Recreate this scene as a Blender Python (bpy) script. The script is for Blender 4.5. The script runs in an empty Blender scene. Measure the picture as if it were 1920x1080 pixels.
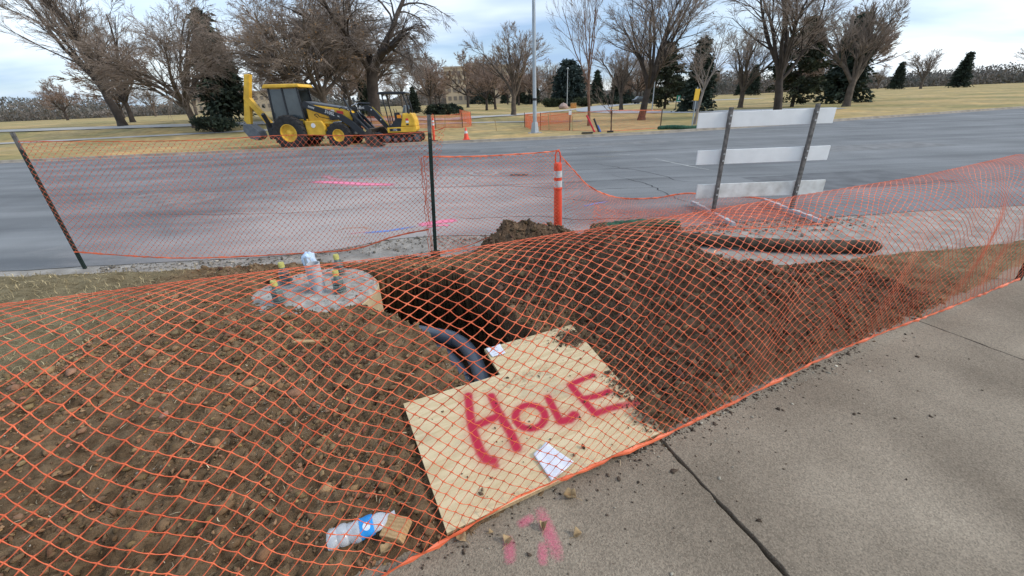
import bpy, math, random
import numpy as np
from mathutils import Vector, Matrix, Euler

R = math.radians
sc = bpy.context.scene
col = sc.collection

# ------------------------------------------------------------------ camera
cam_d = bpy.data.cameras.new('camera')
cam = bpy.data.objects.new('camera', cam_d)
col.objects.link(cam)
cam_d.sensor_width = 36.0
cam_d.lens = 751.0 / 1920.0 * 36.0
cam_d.clip_start = 0.05
cam_d.clip_end = 6000
cam.location = (0, 0, 1.65)
cam.rotation_euler = (Euler((R(90 - 24.9), 0, 0)).to_matrix() @ Matrix.Rotation(R(-2.3), 3, 'Z')).to_euler()
sc.camera = cam

# ------------------------------------------------------------------ sky, sun, exposure
SUN_EL, SUN_AZ = 34.0, 102.0          # azimuth clockwise from +Y
world = bpy.data.worlds.new('World')
sc.world = world
world.use_nodes = True
wn, wl = world.node_tree.nodes, world.node_tree.links
wn.clear()
w_out = wn.new('ShaderNodeOutputWorld')
w_bg = wn.new('ShaderNodeBackground')
w_bg.inputs['Strength'].default_value = 0.125
w_sky = wn.new('ShaderNodeTexSky')
w_sky.sky_type = 'NISHITA'
w_sky.sun_disc = False
w_sky.sun_elevation = R(SUN_EL)
w_sky.sun_rotation = R(SUN_AZ)
w_sky.air_density = 1.0
w_sky.dust_density = 1.2
# soft broken cloud cover laid out on a flat layer high above
w_tc = wn.new('ShaderNodeTexCoord')
w_sep = wn.new('ShaderNodeSeparateXYZ')
wl.new(w_tc.outputs['Generated'], w_sep.inputs[0])
w_z = wn.new('ShaderNodeMath'); w_z.operation = 'MAXIMUM'; w_z.inputs[1].default_value = 0.0
wl.new(w_sep.outputs[2], w_z.inputs[0])
w_za = wn.new('ShaderNodeMath'); w_za.operation = 'ADD'; w_za.inputs[1].default_value = 0.16
wl.new(w_z.outputs[0], w_za.inputs[0])
w_dx = wn.new('ShaderNodeMath'); w_dx.operation = 'DIVIDE'
w_dy = wn.new('ShaderNodeMath'); w_dy.operation = 'DIVIDE'
wl.new(w_sep.outputs[0], w_dx.inputs[0]); wl.new(w_za.outputs[0], w_dx.inputs[1])
wl.new(w_sep.outputs[1], w_dy.inputs[0]); wl.new(w_za.outputs[0], w_dy.inputs[1])
w_cmb = wn.new('ShaderNodeCombineXYZ')
wl.new(w_dx.outputs[0], w_cmb.inputs[0]); wl.new(w_dy.outputs[0], w_cmb.inputs[1])
w_map = wn.new('ShaderNodeMapping')
w_map.inputs['Location'].default_value = (3.1, 1.4, 0)
w_map.inputs['Scale'].default_value = (0.55, 0.9, 1)
wl.new(w_cmb.outputs[0], w_map.inputs[0])
w_n1 = wn.new('ShaderNodeTexNoise')
w_n1.inputs['Scale'].default_value = 1.1; w_n1.inputs['Detail'].default_value = 7; w_n1.inputs['Roughness'].default_value = 0.5
wl.new(w_map.outputs[0], w_n1.inputs['Vector'])
w_r1 = wn.new('ShaderNodeValToRGB')
w_r1.color_ramp.elements[0].position = 0.30; w_r1.color_ramp.elements[0].color = (0.45, 0.45, 0.45, 1)
w_r1.color_ramp.elements[1].position = 0.60; w_r1.color_ramp.elements[1].color = (0.92, 0.92, 0.92, 1)
wl.new(w_n1.outputs[0], w_r1.inputs[0])
w_n2 = wn.new('ShaderNodeTexNoise')
w_n2.inputs['Scale'].default_value = 0.7; w_n2.inputs['Detail'].default_value = 5
wl.new(w_map.outputs[0], w_n2.inputs['Vector'])
w_r2 = wn.new('ShaderNodeValToRGB')
w_r2.color_ramp.elements[0].position = 0.40; w_r2.color_ramp.elements[0].color = (1.9, 2.75, 4.0, 1)
w_r2.color_ramp.elements[1].position = 0.60; w_r2.color_ramp.elements[1].color = (5.3, 5.8, 6.3, 1)
wl.new(w_n2.outputs[0], w_r2.inputs[0])
w_mix = wn.new('ShaderNodeMix'); w_mix.data_type = 'RGBA'
wl.new(w_r1.outputs[0], w_mix.inputs[0])
wl.new(w_sky.outputs[0], w_mix.inputs[6])
wl.new(w_r2.outputs[0], w_mix.inputs[7])
wl.new(w_mix.outputs[2], w_bg.inputs['Color'])
wl.new(w_bg.outputs[0], w_out.inputs[0])

sun_d = bpy.data.lights.new('sun', 'SUN')
sun_d.energy = 1.2
sun_d.angle = R(14)
sun_d.color = (1.0, 0.95, 0.88)
sun = bpy.data.objects.new('sun', sun_d)
col.objects.link(sun)
_sd = Vector((math.sin(R(SUN_AZ)) * math.cos(R(SUN_EL)), math.cos(R(SUN_AZ)) * math.cos(R(SUN_EL)), math.sin(R(SUN_EL))))
sun.rotation_euler = _sd.to_track_quat('Z', 'Y').to_euler()
sun.location = (0, -20, 30)

vs = sc.view_settings
vs.view_transform = 'Standard'; vs.look = 'None'; vs.exposure = 0.0; vs.gamma = 1.0
vs.use_curve_mapping = False
vs.exposure = 0.82

# ------------------------------------------------------------------ material helpers
MATS = {}
def mat(name, color, rough=0.8, var=0.15, scale=8.0, bump=0.0, bscale=40.0, metal=0.0, spec=0.3,
        color2=None, detail=5.0, attr=None, coord='Object'):
    """Principled with noise-driven colour variation and bump. attr: name of a float/colour attribute multiplied in."""
    m = bpy.data.materials.new(name); m.use_nodes = True
    N, L = m.node_tree.nodes, m.node_tree.links
    b = N['Principled BSDF']
    b.inputs['Roughness'].default_value = rough
    b.inputs['Metallic'].default_value = metal
    b.inputs['Specular IOR Level'].default_value = spec
    tc = N.new('ShaderNodeTexCoord')
    nz = N.new('ShaderNodeTexNoise'); nz.inputs['Scale'].default_value = scale; nz.inputs['Detail'].default_value = detail
    L.new(tc.outputs[coord], nz.inputs['Vector'])
    rp = N.new('ShaderNodeValToRGB')
    c1 = [max(0, c * (1 - var)) for c in color]
    c2 = list(color2) if color2 else [min(1, c * (1 + var)) for c in color]
    rp.color_ramp.elements[0].position = 0.33; rp.color_ramp.elements[0].color = (*c1, 1)
    rp.color_ramp.elements[1].position = 0.67; rp.color_ramp.elements[1].color = (*c2, 1)
    L.new(nz.outputs[0], rp.inputs[0])
    out = rp.outputs[0]
    if attr:
        at_ = N.new('ShaderNodeAttribute'); at_.attribute_name = attr
        mx = N.new('ShaderNodeMix'); mx.data_type = 'RGBA'; mx.blend_type = 'MULTIPLY'; mx.inputs[0].default_value = 1
        L.new(out, mx.inputs[6]); L.new(at_.outputs['Color'], mx.inputs[7]); out = mx.outputs[2]
    L.new(out, b.inputs['Base Color'])
    if bump > 0:
        n2 = N.new('ShaderNodeTexNoise'); n2.inputs['Scale'].default_value = bscale; n2.inputs['Detail'].default_value = 4
        L.new(tc.outputs[coord], n2.inputs['Vector'])
        bp = N.new('ShaderNodeBump'); bp.inputs['Strength'].default_value = bump; bp.inputs['Distance'].default_value = 0.01
        L.new(n2.outputs[0], bp.inputs['Height']); L.new(bp.outputs[0], b.inputs['Normal'])
    MATS[name] = m
    return m

def nd(m): return m.node_tree.nodes, m.node_tree.links, m.node_tree.nodes['Principled BSDF']

# ------------------------------------------------------------------ mesh helpers
def link(name, me, material=None, parent=None, smooth=False):
    o = bpy.data.objects.new(name, me)
    col.objects.link(o)
    if material is not None and not me.materials: me.materials.append(material)
    if smooth:
        me.polygons.foreach_set('use_smooth', [True] * len(me.polygons))
    if parent is not None: o.parent = parent
    return o

def np_mesh(name, V, Fq):
    """V (n,3), Fq (m,k) integer array with equal-sized faces."""
    V = np.asarray(V, dtype=np.float32); Fq = np.asarray(Fq, dtype=np.int32)
    me = bpy.data.meshes.new(name)
    me.vertices.add(len(V)); me.vertices.foreach_set('co', V.ravel())
    k = Fq.shape[1]
    me.loops.add(Fq.size); me.loops.foreach_set('vertex_index', Fq.ravel())
    me.polygons.add(len(Fq))
    me.polygons.foreach_set('loop_start', np.arange(0, Fq.size, k, dtype=np.int32))
    me.polygons.foreach_set('loop_total', np.full(len(Fq), k, dtype=np.int32))
    me.update(calc_edges=True)
    return me

def fattr(me, name, vals):
    a = me.attributes.new(name, 'FLOAT', 'POINT'); a.data.foreach_set('value', np.asarray(vals, dtype=np.float32))
def cattr(me, name, rgb):
    rgb = np.asarray(rgb, dtype=np.float32)
    a = me.attributes.new(name, 'FLOAT_COLOR', 'POINT')
    a.data.foreach_set('color', np.concatenate([rgb, np.ones((len(rgb), 1), np.float32)], 1).ravel())

class MB:
    def __init__(s): s.v = []; s.f = []
    def add(s, vs_, fs):
        o = len(s.v); s.v += [tuple(v) for v in vs_]; s.f += [tuple(i + o for i in f) for f in fs]; return s
    def box(s, c, d, rot=None):
        h = [x / 2 for x in d]
        p = [Vector((x * h[0], y * h[1], z * h[2])) for x in (-1, 1) for y in (-1, 1) for z in (-1, 1)]
        if rot is not None:
            M = Euler(rot).to_matrix(); p = [M @ q for q in p]
        p = [q + Vector(c) for q in p]
        return s.add(p, [(0, 1, 3, 2), (4, 6, 7, 5), (0, 4, 5, 1), (2, 3, 7, 6), (0, 2, 6, 4), (1, 5, 7, 3)])
    def bar(s, a, b, w, t, up=(0, 0, 1)):
        a, b = Vector(a), Vector(b); d = (b - a).normalized(); u = Vector(up)
        x = d.cross(u)
        if x.length < 1e-4: x = d.cross(Vector((1, 0, 0)))
        x.normalize(); y = x.cross(d).normalized()
        p = [q + x * (i * w / 2) + y * (j * t / 2) for q in (a, b) for i in (-1, 1) for j in (-1, 1)]
        return s.add(p, [(0, 1, 3, 2), (4, 6, 7, 5), (0, 4, 5, 1), (2, 3, 7, 6), (0, 2, 6, 4), (1, 5, 7, 3)])
    def tube(s, pts, rad, n=10, cap=True):
        pts = [Vector(p) for p in pts]
        if not hasattr(rad, '__len__'): rad = [rad] * len(pts)
        vs_, fs = [], []
        up = None
        for i, p in enumerate(pts):
            d = (pts[min(i + 1, len(pts) - 1)] - pts[max(i - 1, 0)]).normalized()
            if up is None:
                up = Vector((0, 0, 1)) if abs(d.z) < .9 else Vector((1, 0, 0))
            x = d.cross(up).normalized(); up = x.cross(d).normalized()
            for k in range(n):
                a = 2 * math.pi * k / n
                vs_.append(p + (x * math.cos(a) + up * math.sin(a)) * rad[i])
        for i in range(len(pts) - 1):
            for k in range(n):
                fs.append((i * n + k, i * n + (k + 1) % n, (i + 1) * n + (k + 1) % n, (i + 1) * n + k))
        if cap:
            fs.append(tuple(range(n))[::-1]); fs.append(tuple((len(pts) - 1) * n + k for k in range(n)))
        return s.add(vs_, fs)
    def lathe(s, prof, n=20, loc=(0, 0, 0), axis='Z', cap=True):
        vs_, fs = [], []
        for r, z in prof:
            for k in range(n):
                a = 2 * math.pi * k / n
                if axis == 'Z': q = (r * math.cos(a), r * math.sin(a), z)
                elif axis == 'Y': q = (r * math.cos(a), z, r * math.sin(a))
                else: q = (z, r * math.cos(a), r * math.sin(a))
                vs_.append((q[0] + loc[0], q[1] + loc[1], q[2] + loc[2]))
        m = len(prof)
        for i in range(m - 1):
            for k in range(n):
                fs.append((i * n + k, i * n + (k + 1) % n, (i + 1) * n + (k + 1) % n, (i + 1) * n + k))
        if cap:
            fs.append(tuple(range(n))[::-1]); fs.append(tuple((m - 1) * n + k for k in range(n)))
        return s.add(vs_, fs)
    def prism(s, poly, a, b, plane='XY'):
        n = len(poly)
        if plane == 'XY': vs_ = [(x, y, z) for z in (a, b) for x, y in poly]
        elif plane == 'XZ': vs_ = [(x, y, z) for y in (a, b) for x, z in poly]
        else: vs_ = [(x, y, z) for x in (a, b) for y, z in poly]
        fs = [tuple(range(n))[::-1], tuple(range(n, 2 * n))] + [(i, (i + 1) % n, n + (i + 1) % n, n + i) for i in range(n)]
        return s.add(vs_, fs)
    def mesh(s, name):
        me = bpy.data.meshes.new(name); me.from_pydata(s.v, [], s.f); me.update()
        import bmesh
        bm = bmesh.new(); bm.from_mesh(me); bmesh.ops.recalc_face_normals(bm, faces=bm.faces); bm.to_mesh(me); bm.free()
        return me
    def obj(s, name, material, parent=None, smooth=False, bevel=0.0):
        o = link(name, s.mesh(name), material, parent, False)
        if smooth:
            o.data.polygons.foreach_set('use_smooth', [True] * len(o.data.polygons))
            o.data.set_sharp_from_angle(angle=R(40))
        if bevel > 0:
            b = o.modifiers.new('bevel', 'BEVEL'); b.width = bevel; b.segments = 2; b.limit_method = 'ANGLE'
        return o

def tag(o, label=None, cat=None, group=None, kind=None):
    if label: o['label'] = label
    if cat: o['category'] = cat
    if group: o['group'] = group
    if kind: o['kind'] = kind
    return o

def thing(name, label, cat, loc=(0, 0, 0), rz=0.0, group=None):
    o = bpy.data.objects.new(name, None); col.objects.link(o)
    o.empty_display_size = 0.1
    o.location = loc; o.rotation_euler = (0, 0, rz)
    return tag(o, label, cat, group)

def copy_tree(o, parent=None):
    c = o.copy(); col.objects.link(c); c.parent = parent
    for ch in list(o.children): copy_tree(ch, c)
    return c

def text(body, size, loc, rot, material, parent, name='lettering', extrude=0.002):
    cu = bpy.data.curves.new(name, 'FONT'); cu.body = body; cu.size = size; cu.extrude = extrude
    cu.align_x = 'CENTER'; cu.align_y = 'CENTER'
    tmp = bpy.data.objects.new(name + '_tmp', cu); col.objects.link(tmp)
    bpy.context.view_layer.update()
    me = bpy.data.meshes.new_from_object(tmp.evaluated_get(bpy.context.evaluated_depsgraph_get()))
    bpy.data.objects.remove(tmp)
    me.materials.clear()
    o = link(name, me, material, parent)
    o.location = loc; o.rotation_euler = rot
    return o

# ------------------------------------------------------------------ value noise (numpy)
_rng = np.random.default_rng(7)
_TAB = _rng.random((256, 256)).astype(np.float64)
def vnoise(x, y):
    xi = np.floor(x).astype(int); yi = np.floor(y).astype(int)
    fx = x - xi; fy = y - yi
    fx = fx * fx * (3 - 2 * fx); fy = fy * fy * (3 - 2 * fy)
    g = lambda a, b: _TAB[a & 255, b & 255]
    return (g(xi, yi) * (1 - fx) + g(xi + 1, yi) * fx) * (1 - fy) + (g(xi, yi + 1) * (1 - fx) + g(xi + 1, yi + 1) * fx) * fy
def fbm(x, y, s=1.0, o=4, rough=.5):
    t = 0.0; a = 1.0; n = 0.0
    for i in range(o):
        c_, s_ = math.cos(.6 + 1.1 * i), math.sin(.6 + 1.1 * i)
        t = t + a * (vnoise((x * c_ - y * s_) * s + 17.3 * i, (x * s_ + y * c_) * s + 9.1 * i) - .5); n += a; a *= rough; s *= 2.03
    return t / n * 2
def sstep(a, b, x):
    t = np.clip((x - a) / (b - a), 0, 1); return t * t * (3 - 2 * t)

# ------------------------------------------------------------------ terrain definitions
def lawn_h(X, Y):
    """gently rising park lawn beyond the road"""
    X = np.asarray(X, float); Y = np.asarray(Y, float)
    s = sstep(28, 42, Y)
    f = np.minimum(1, 45 / np.maximum(Y, 1))
    return s * np.clip(.35 - .055 * X * f, 0, 1.0) + .004 * np.clip(np.minimum(Y, 250) - 45, 0, None)
def gz(X, Y): return float(lawn_h(X, Y))

NEAR_EDGE = [(-150, 0.0), (-30, 3.6), (-8, 4.55), (-2.9, 4.78), (-2.2, 4.94), (-1.86, 5.22), (-1.17, 5.42), (-.64, 5.36), (.3, 5.22),
             (1.1, 5.14), (1.77, 5.24), (2.83, 5.41), (6, 5.65), (30, 7.2), (150, 16)]
FAR_EDGE = [(-150, 12.5), (-40, 18.2), (-15, 19.5), (-9, 19.75), (-3.7, 20.0), (1.4, 20.05), (6.5, 20.6), (10.5, 21.6), (18, 24.0), (40, 31), (150, 66)]
def edge_y(pl, x): return np.interp(x, [p[0] for p in pl], [p[1] for p in pl])

PLY = [(0.0, 0.0), (1.195, 0.0), (1.395, 1.171), (0.659, 1.183), (0.635, 0.858), (0.013, 0.883)]
PLY_O = np.array([-.309, 1.079]); PLY_U = np.array([.9047, .4260]); PLY_V = np.array([-.4260, .9047])
PLY_Z = 0.045
def ply_w(u, v): 
    p = PLY_O + u * PLY_U + v * PLY_V; return (float(p[0]), float(p[1]))
def ply_uv(X, Y):
    return ((X - PLY_O[0]) * PLY_U[0] + (Y - PLY_O[1]) * PLY_U[1], (X - PLY_O[0]) * PLY_V[0] + (Y - PLY_O[1]) * PLY_V[1])
FOOT_C, FOOT_R = (-1.98, 3.66), 0.60
PIT = [(-1.75, 4.16), (-1.49, 4.10), (-.93, 4.10), (-.55, 4.04), (-.33, 3.65), (-.14, 3.33), (0.0, 2.95), (.22, 2.55), (.30, 2.1), (.05, 1.75),
       (-.17, 1.98), (-.31, 2.12), (-.44, 2.29), (-.55, 2.52), (-.70, 2.74), (-.87, 2.95), (-1.02, 3.03), (-1.2, 3.12), (-1.36, 3.2), (-1.6, 3.45)]

def poly_sd(X, Y, poly):
    """signed distance, negative inside"""
    d = np.full(X.shape, 1e9); ins = np.zeros(X.shape, bool); n = len(poly)
    for i in range(n):
        x0, y0 = poly[i]; x1, y1 = poly[(i + 1) % n]
        ex, ey = x1 - x0, y1 - y0
        t = np.clip(((X - x0) * ex + (Y - y0) * ey) / (ex * ex + ey * ey), 0, 1)
        d = np.minimum(d, np.hypot(X - x0 - t * ex, Y - y0 - t * ey))
        c = ((y0 > Y) != (y1 > Y)) & (X < (x1 - x0) * (Y - y0) / (y1 - y0 + 1e-12) + x0)
        ins ^= c
    return np.where(ins, -d, d)

def walk_edge(X): return 1.225 + .465 * X
def soil(X, Y, fine=True):
    """height, dark-earth mask, dry-grass mask, pit mask"""
    X = np.asarray(X, float); Y = np.asarray(Y, float)
    n1 = fbm(X, Y, 1.3, 4); n2 = fbm(X + 40, Y, 5.0, 4); n3 = fbm(X, Y + 30, 17.0, 3, .6)
    z = .03 + .03 * n1 + .03 * n2
    # dark excavated earth heaped behind and right of the board
    def g(cx, cy, sx, sy, a, rot=0.):
        c, s = math.cos(rot), math.sin(rot)
        u = ((X - cx) * c + (Y - cy) * s) / sx; v = (-(X - cx) * s + (Y - cy) * c) / sy
        return a * np.exp(-(u * u + v * v) ** 1.15)
    md = g(.72, 3.55, .78, .62, .40, -.25) + g(1.45, 3.0, .75, .62, .33, -.5) + g(1.75, 2.3, .7, .5, .16, -.2) + g(2.5, 2.7, .8, .6, .18)
    uu, vv = ply_uv(X, Y)
    right = (uu - (1.195 + .171 * vv))                       # distance right of the board's right edge
    front = np.where(vv > 1.17, np.maximum(vv - 1.17, right), right)
    md = md * sstep(-.02, .45, np.maximum(front, 0) + .04)
    md = md * sstep(0.0, .5, Y - walk_edge(X))
    m2 = g(.30, 4.80, .52, .36, .27) + g(-.15, 4.66, .34, .22, .10)
    z = z + md * (1 + .22 * n2) + m2 * (1 + .35 * n2)
    dark = np.clip(sstep(.0, .10, md + .04 * n2) + .8 * sstep(.02, .08, m2), 0, 1)
    dark = np.maximum(dark, sstep(.0, .12, right) * sstep(-.3, .3, Y - 1.3 - .45 * X) * (X > .2) * (X < 3.5))
    dark = np.maximum(dark, .55 * sstep(.12, .40, fbm(X + 3, Y - 8, 1.1, 4)))
    if fine: z = z + .026 * n3 + .018 * fbm(X, Y, 46, 2, .6)
    # board region pressed flat
    bd = poly_sd(X, Y, [ply_w(*p) for p in PLY])
    z = np.where(bd < .03, np.minimum(z, PLY_Z - .035), z)
    z = np.where((bd >= .03) & (bd < .15) & (front < 0.0), np.minimum(z, PLY_Z - .02 + (bd - .03) * .5), z)
    # pit
    wob = .05 * n2 + .025 * n3
    sd = poly_sd(X, Y, PIT) + wob
    wall = np.where((X > -.36) & (Y > 2.6), .20, .06)
    depth = 1.25 * sstep(0.0, 1.0, -sd / wall)
    pit = sstep(0.0, .05, -sd)
    z = np.where(sd < 0, z * (1 - pit) - depth + .05 * n1 * pit, z)
    # round the concrete footing: soil sits just below its top on the near side
    fd = np.hypot(X - FOOT_C[0], Y - FOOT_C[1]) - FOOT_R
    spill = .24 * sstep(.1, .7, -(Y - FOOT_C[1]) / FOOT_R) * sstep(.55, .0, (X - FOOT_C[0]) / FOOT_R) + .05 * n2
    z = np.where((fd < .02 - spill) & (sd > -.05), np.minimum(z, -.02), z)
    z = np.where((fd < .06) & (fd >= .02 - spill) & (sd > .05), .03 + .02 * n2 + .02 * n3, z)
    z = np.where((fd >= .06) & (fd < .4) & (sd > 0), np.minimum(z, .0 + .03 * n2 + (fd) * .2), z)
    grass = sstep(-3.0, -4.4, X + .9 * n1) + sstep(3.4, 4.6, X + .9 * n1)
    # dips below the sidewalk and the gutter along ragged lines
    e1 = (Y - walk_edge(X)) + .05 * n1 + .035 * n2
    z = np.where(e1 < .10, np.minimum(z, e1 * .35 - .004 + .012 * n3), z)
    lim = np.interp(X, [-12, -2.5, -1.4, -.6, .9, 1.3, 1.8, 2.3, 3.0, 12], [4.3, 4.42, 4.52, 4.6, 4.95, 4.5, 4.15, 3.85, 3.9, 5.0])
    lim = np.where((X > -.7) & (X < .95), np.maximum(lim, 4.6 + .5 * np.exp(-((X - .3) / .55) ** 2)), lim)
    e2 = lim - Y + .10 * n1 + .06 * n2
    z = np.where(e2 < .12, np.minimum(z, e2 * .4 - .004 + .01 * n3), z)
    return z, dark, grass, pit

# ------------------------------------------------------------------ setting materials
M_road = mat('asphalt', (.172, .178, .184), .82, .16, .55, .35, 160, spec=.35)
N_, L_, B_ = nd(M_road)
tc = N_.new('ShaderNodeTexCoord')
base = B_.inputs['Base Color'].links[0].from_socket
sp = N_.new('ShaderNodeTexNoise'); sp.inputs['Scale'].default_value = 120; sp.inputs['Detail'].default_value = 3
L_.new(tc.outputs['Object'], sp.inputs['Vector'])
rp = N_.new('ShaderNodeValToRGB'); rp.color_ramp.elements[0].position = .35; rp.color_ramp.elements[0].color = (.75, .75, .75, 1)
rp.color_ramp.elements[1].position = .7; rp.color_ramp.elements[1].color = (1.35, 1.33, 1.3, 1)
L_.new(sp.outputs[0], rp.inputs[0])
mx = N_.new('ShaderNodeMix'); mx.data_type = 'RGBA'; mx.blend_type = 'MULTIPLY'; mx.inputs[0].default_value = 1
L_.new(base, mx.inputs[6]); L_.new(rp.outputs[0], mx.inputs[7])
tm = N_.new('ShaderNodeMapping'); tm.inputs['Scale'].default_value = (.05, .9, 1); L_.new(tc.outputs['Object'], tm.inputs[0])
tn = N_.new('ShaderNodeTexNoise'); tn.inputs['Scale'].default_value = 1.3; tn.inputs['Detail'].default_value = 9; tn.inputs['Roughness'].default_value = .62; L_.new(tm.outputs[0], tn.inputs['Vector'])
tr = N_.new('ShaderNodeValToRGB'); tr.color_ramp.elements[0].position = .32; tr.color_ramp.elements[0].color = (.72, .73, .74, 1); tr.color_ramp.elements[1].position = .68; tr.color_ramp.elements[1].color = (1.28, 1.27, 1.25, 1)
L_.new(tn.outputs[0], tr.inputs[0])
mxt = N_.new('ShaderNodeMix'); mxt.data_type = 'RGBA'; mxt.blend_type = 'MULTIPLY'; mxt.inputs[0].default_value = 1
L_.new(mx.outputs[2], mxt.inputs[6]); L_.new(tr.outputs[0], mxt.inputs[7]); mx = mxt
# dried pinkish mud tracked over the near left of the road: streaks with their own shape
mp = N_.new('ShaderNodeMapping'); mp.inputs['Scale'].default_value = (.35, .8, 1); mp.inputs['Rotation'].default_value = (0, 0, .5)
L_.new(tc.outputs['Object'], mp.inputs[0])
dn = N_.new('ShaderNodeTexNoise'); dn.inputs['Scale'].default_value = 1.6; dn.inputs['Detail'].default_value = 8; dn.inputs['Roughness'].default_value = .65
L_.new(mp.outputs[0], dn.inputs['Vector'])
at_ = N_.new('ShaderNodeAttribute'); at_.attribute_name = 'dust'
dm = N_.new('ShaderNodeMath'); dm.operation = 'MULTIPLY_ADD'; dm.inputs[1].default_value = 1.1; 
L_.new(dn.outputs[0], dm.inputs[0]); 
ds = N_.new('ShaderNodeMath'); ds.operation = 'SUBTRACT'; ds.inputs[1].default_value = 1.0
L_.new(at_.outputs['Fac'], ds.inputs[0]); L_.new(ds.outputs[0], dm.inputs[2])
dr = N_.new('ShaderNodeValToRGB'); dr.color_ramp.elements[0].position = .0; dr.color_ramp.elements[1].position = .62
L_.new(dm.outputs[0], dr.inputs[0])
mx2 = N_.new('ShaderNodeMix'); mx2.data_type = 'RGBA'
L_.new(dr.outputs[0], mx2.inputs[0]); L_.new(mx.outputs[2], mx2.inputs[6]); mx2.inputs[7].default_value = (.42, .375, .35, 1)
L_.new(mx2.outputs[2], B_.inputs['Base Color'])

M_gutter = mat('sandy_concrete', (.30, .27, .235), .92, .22, 5, .6, 60, color2=(.40, .365, .32))
M_walk = mat('worn_walk', (.250, .200, .145), .9, .22, 1.3, .5, 260, color2=(.325, .268, .200), detail=9.0)
N_, L_, B_ = nd(M_walk)
tc = N_.new('ShaderNodeTexCoord'); base = B_.inputs['Base Color'].links[0].from_socket
sp = N_.new('ShaderNodeTexVoronoi'); sp.inputs['Scale'].default_value = 190
L_.new(tc.outputs['Object'], sp.inputs['Vector'])
rp = N_.new('ShaderNodeValToRGB'); rp.color_ramp.elements[0].position = .0; rp.color_ramp.elements[0].color = (.62, .62, .62, 1)
rp.color_ramp.elements[1].position = 1.; rp.color_ramp.elements[1].color = (1.4, 1.4, 1.4, 1)
L_.new(sp.outputs['Color'], rp.inputs[0])
mx = N_.new('ShaderNodeMix'); mx.data_type = 'RGBA'; mx.blend_type = 'MULTIPLY'; mx.inputs[0].default_value = 1
L_.new(base, mx.inputs[6]); L_.new(rp.outputs[0], mx.inputs[7]); L_.new(mx.outputs[2], B_.inputs['Base Color'])

M_curb = mat('kerb_concrete', (.33, .29, .24), .9, .2, 3, .4, 50)

M_soil = bpy.data.materials.new('soil'); M_soil.use_nodes = True
N_, L_, B_ = nd(M_soil)
B_.inputs['Roughness'].default_value = .95; B_.inputs['Specular IOR Level'].default_value = .12
tc = N_.new('ShaderNodeTexCoord')
def ramp2(scale, c0, c1, p0=.32, p1=.68, detail=8, rough=.62):
    n = N_.new('ShaderNodeTexNoise'); n.inputs['Scale'].default_value = scale; n.inputs['Detail'].default_value = detail; n.inputs['Roughness'].default_value = rough
    L_.new(tc.outputs['Object'], n.inputs['Vector'])
    r = N_.new('ShaderNodeValToRGB')
    r.color_ramp.elements[0].position = p0; r.color_ramp.elements[0].color = (*c0, 1)
    r.color_ramp.elements[1].position = p1; r.color_ramp.elements[1].color = (*c1, 1)
    L_.new(n.outputs[0], r.inputs[0]); return r.outputs[0]
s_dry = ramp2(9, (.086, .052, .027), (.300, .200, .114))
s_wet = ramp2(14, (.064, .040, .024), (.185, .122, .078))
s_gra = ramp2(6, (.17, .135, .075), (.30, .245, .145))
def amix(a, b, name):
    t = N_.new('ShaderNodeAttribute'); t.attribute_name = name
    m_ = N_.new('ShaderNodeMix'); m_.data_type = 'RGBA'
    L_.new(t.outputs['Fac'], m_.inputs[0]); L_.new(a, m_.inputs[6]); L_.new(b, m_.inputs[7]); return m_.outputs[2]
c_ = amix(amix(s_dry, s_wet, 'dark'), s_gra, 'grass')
L_.new(c_, B_.inputs['Base Color'])
bn = N_.new('ShaderNodeTexNoise'); bn.inputs['Scale'].default_value = 70; bn.inputs['Detail'].default_value = 6; bn.inputs['Roughness'].default_value = .7
L_.new(tc.outputs['Object'], bn.inputs['Vector'])
bp = N_.new('ShaderNodeBump'); bp.inputs['Strength'].default_value = .9; bp.inputs['Distance'].default_value = .02
L_.new(bn.outputs[0], bp.inputs['Height']); L_.new(bp.outputs[0], B_.inputs['Normal'])

M_lawn = bpy.data.materials.new('winter_lawn'); M_lawn.use_nodes = True
N_, L_, B_ = nd(M_lawn)
B_.inputs['Roughness'].default_value = .95; B_.inputs['Specular IOR Level'].default_value = .1
tc = N_.new('ShaderNodeTexCoord')
l1 = ramp2(.10, (.44, .345, .19), (.27, .25, .125), .42, .60, 6)
l2 = ramp2(1.4, (.72, .70, .66), (1.2, 1.18, 1.12), .3, .7, 8)
l3 = ramp2(.35, (1.0, .98, .95), (1.22, 1.08, .92), .45, .62, 4)
def mul(a, b):
    m_ = N_.new('ShaderNodeMix'); m_.data_type = 'RGBA'; m_.blend_type = 'MULTIPLY'; m_.inputs[0].default_value = 1
    L_.new(a, m_.inputs[6]); L_.new(b, m_.inputs[7]); return m_.outputs[2]
L_.new(mul(mul(l1, l2), l3), B_.inputs['Base Color'])
bn = N_.new('ShaderNodeTexNoise'); bn.inputs['Scale'].default_value = 9; bn.inputs['Detail'].default_value = 5
L_.new(tc.outputs['Object'], bn.inputs['Vector'])
bp = N_.new('ShaderNodeBump'); bp.inputs['Strength'].default_value = .5; bp.inputs['Distance'].default_value = .06
L_.new(bn.outputs[0], bp.inputs['Height']); L_.new(bp.outputs[0], B_.inputs['Normal'])

# ------------------------------------------------------------------ setting geometry
def grid_mesh(name, xs, ys, zf):
    X, Y = np.meshgrid(xs, ys)
    Z = zf(X, Y)
    V = np.stack([X.ravel(), Y.ravel(), Z.ravel()], 1)
    nx, ny = len(xs), len(ys)
    i = np.arange(nx - 1)[None, :] + np.arange(ny - 1)[:, None] * nx
    Fq = np.stack([i, i + 1, i + 1 + nx, i + nx], -1).reshape(-1, 4)
    return np_mesh(name, V, Fq), X, Y

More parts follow.
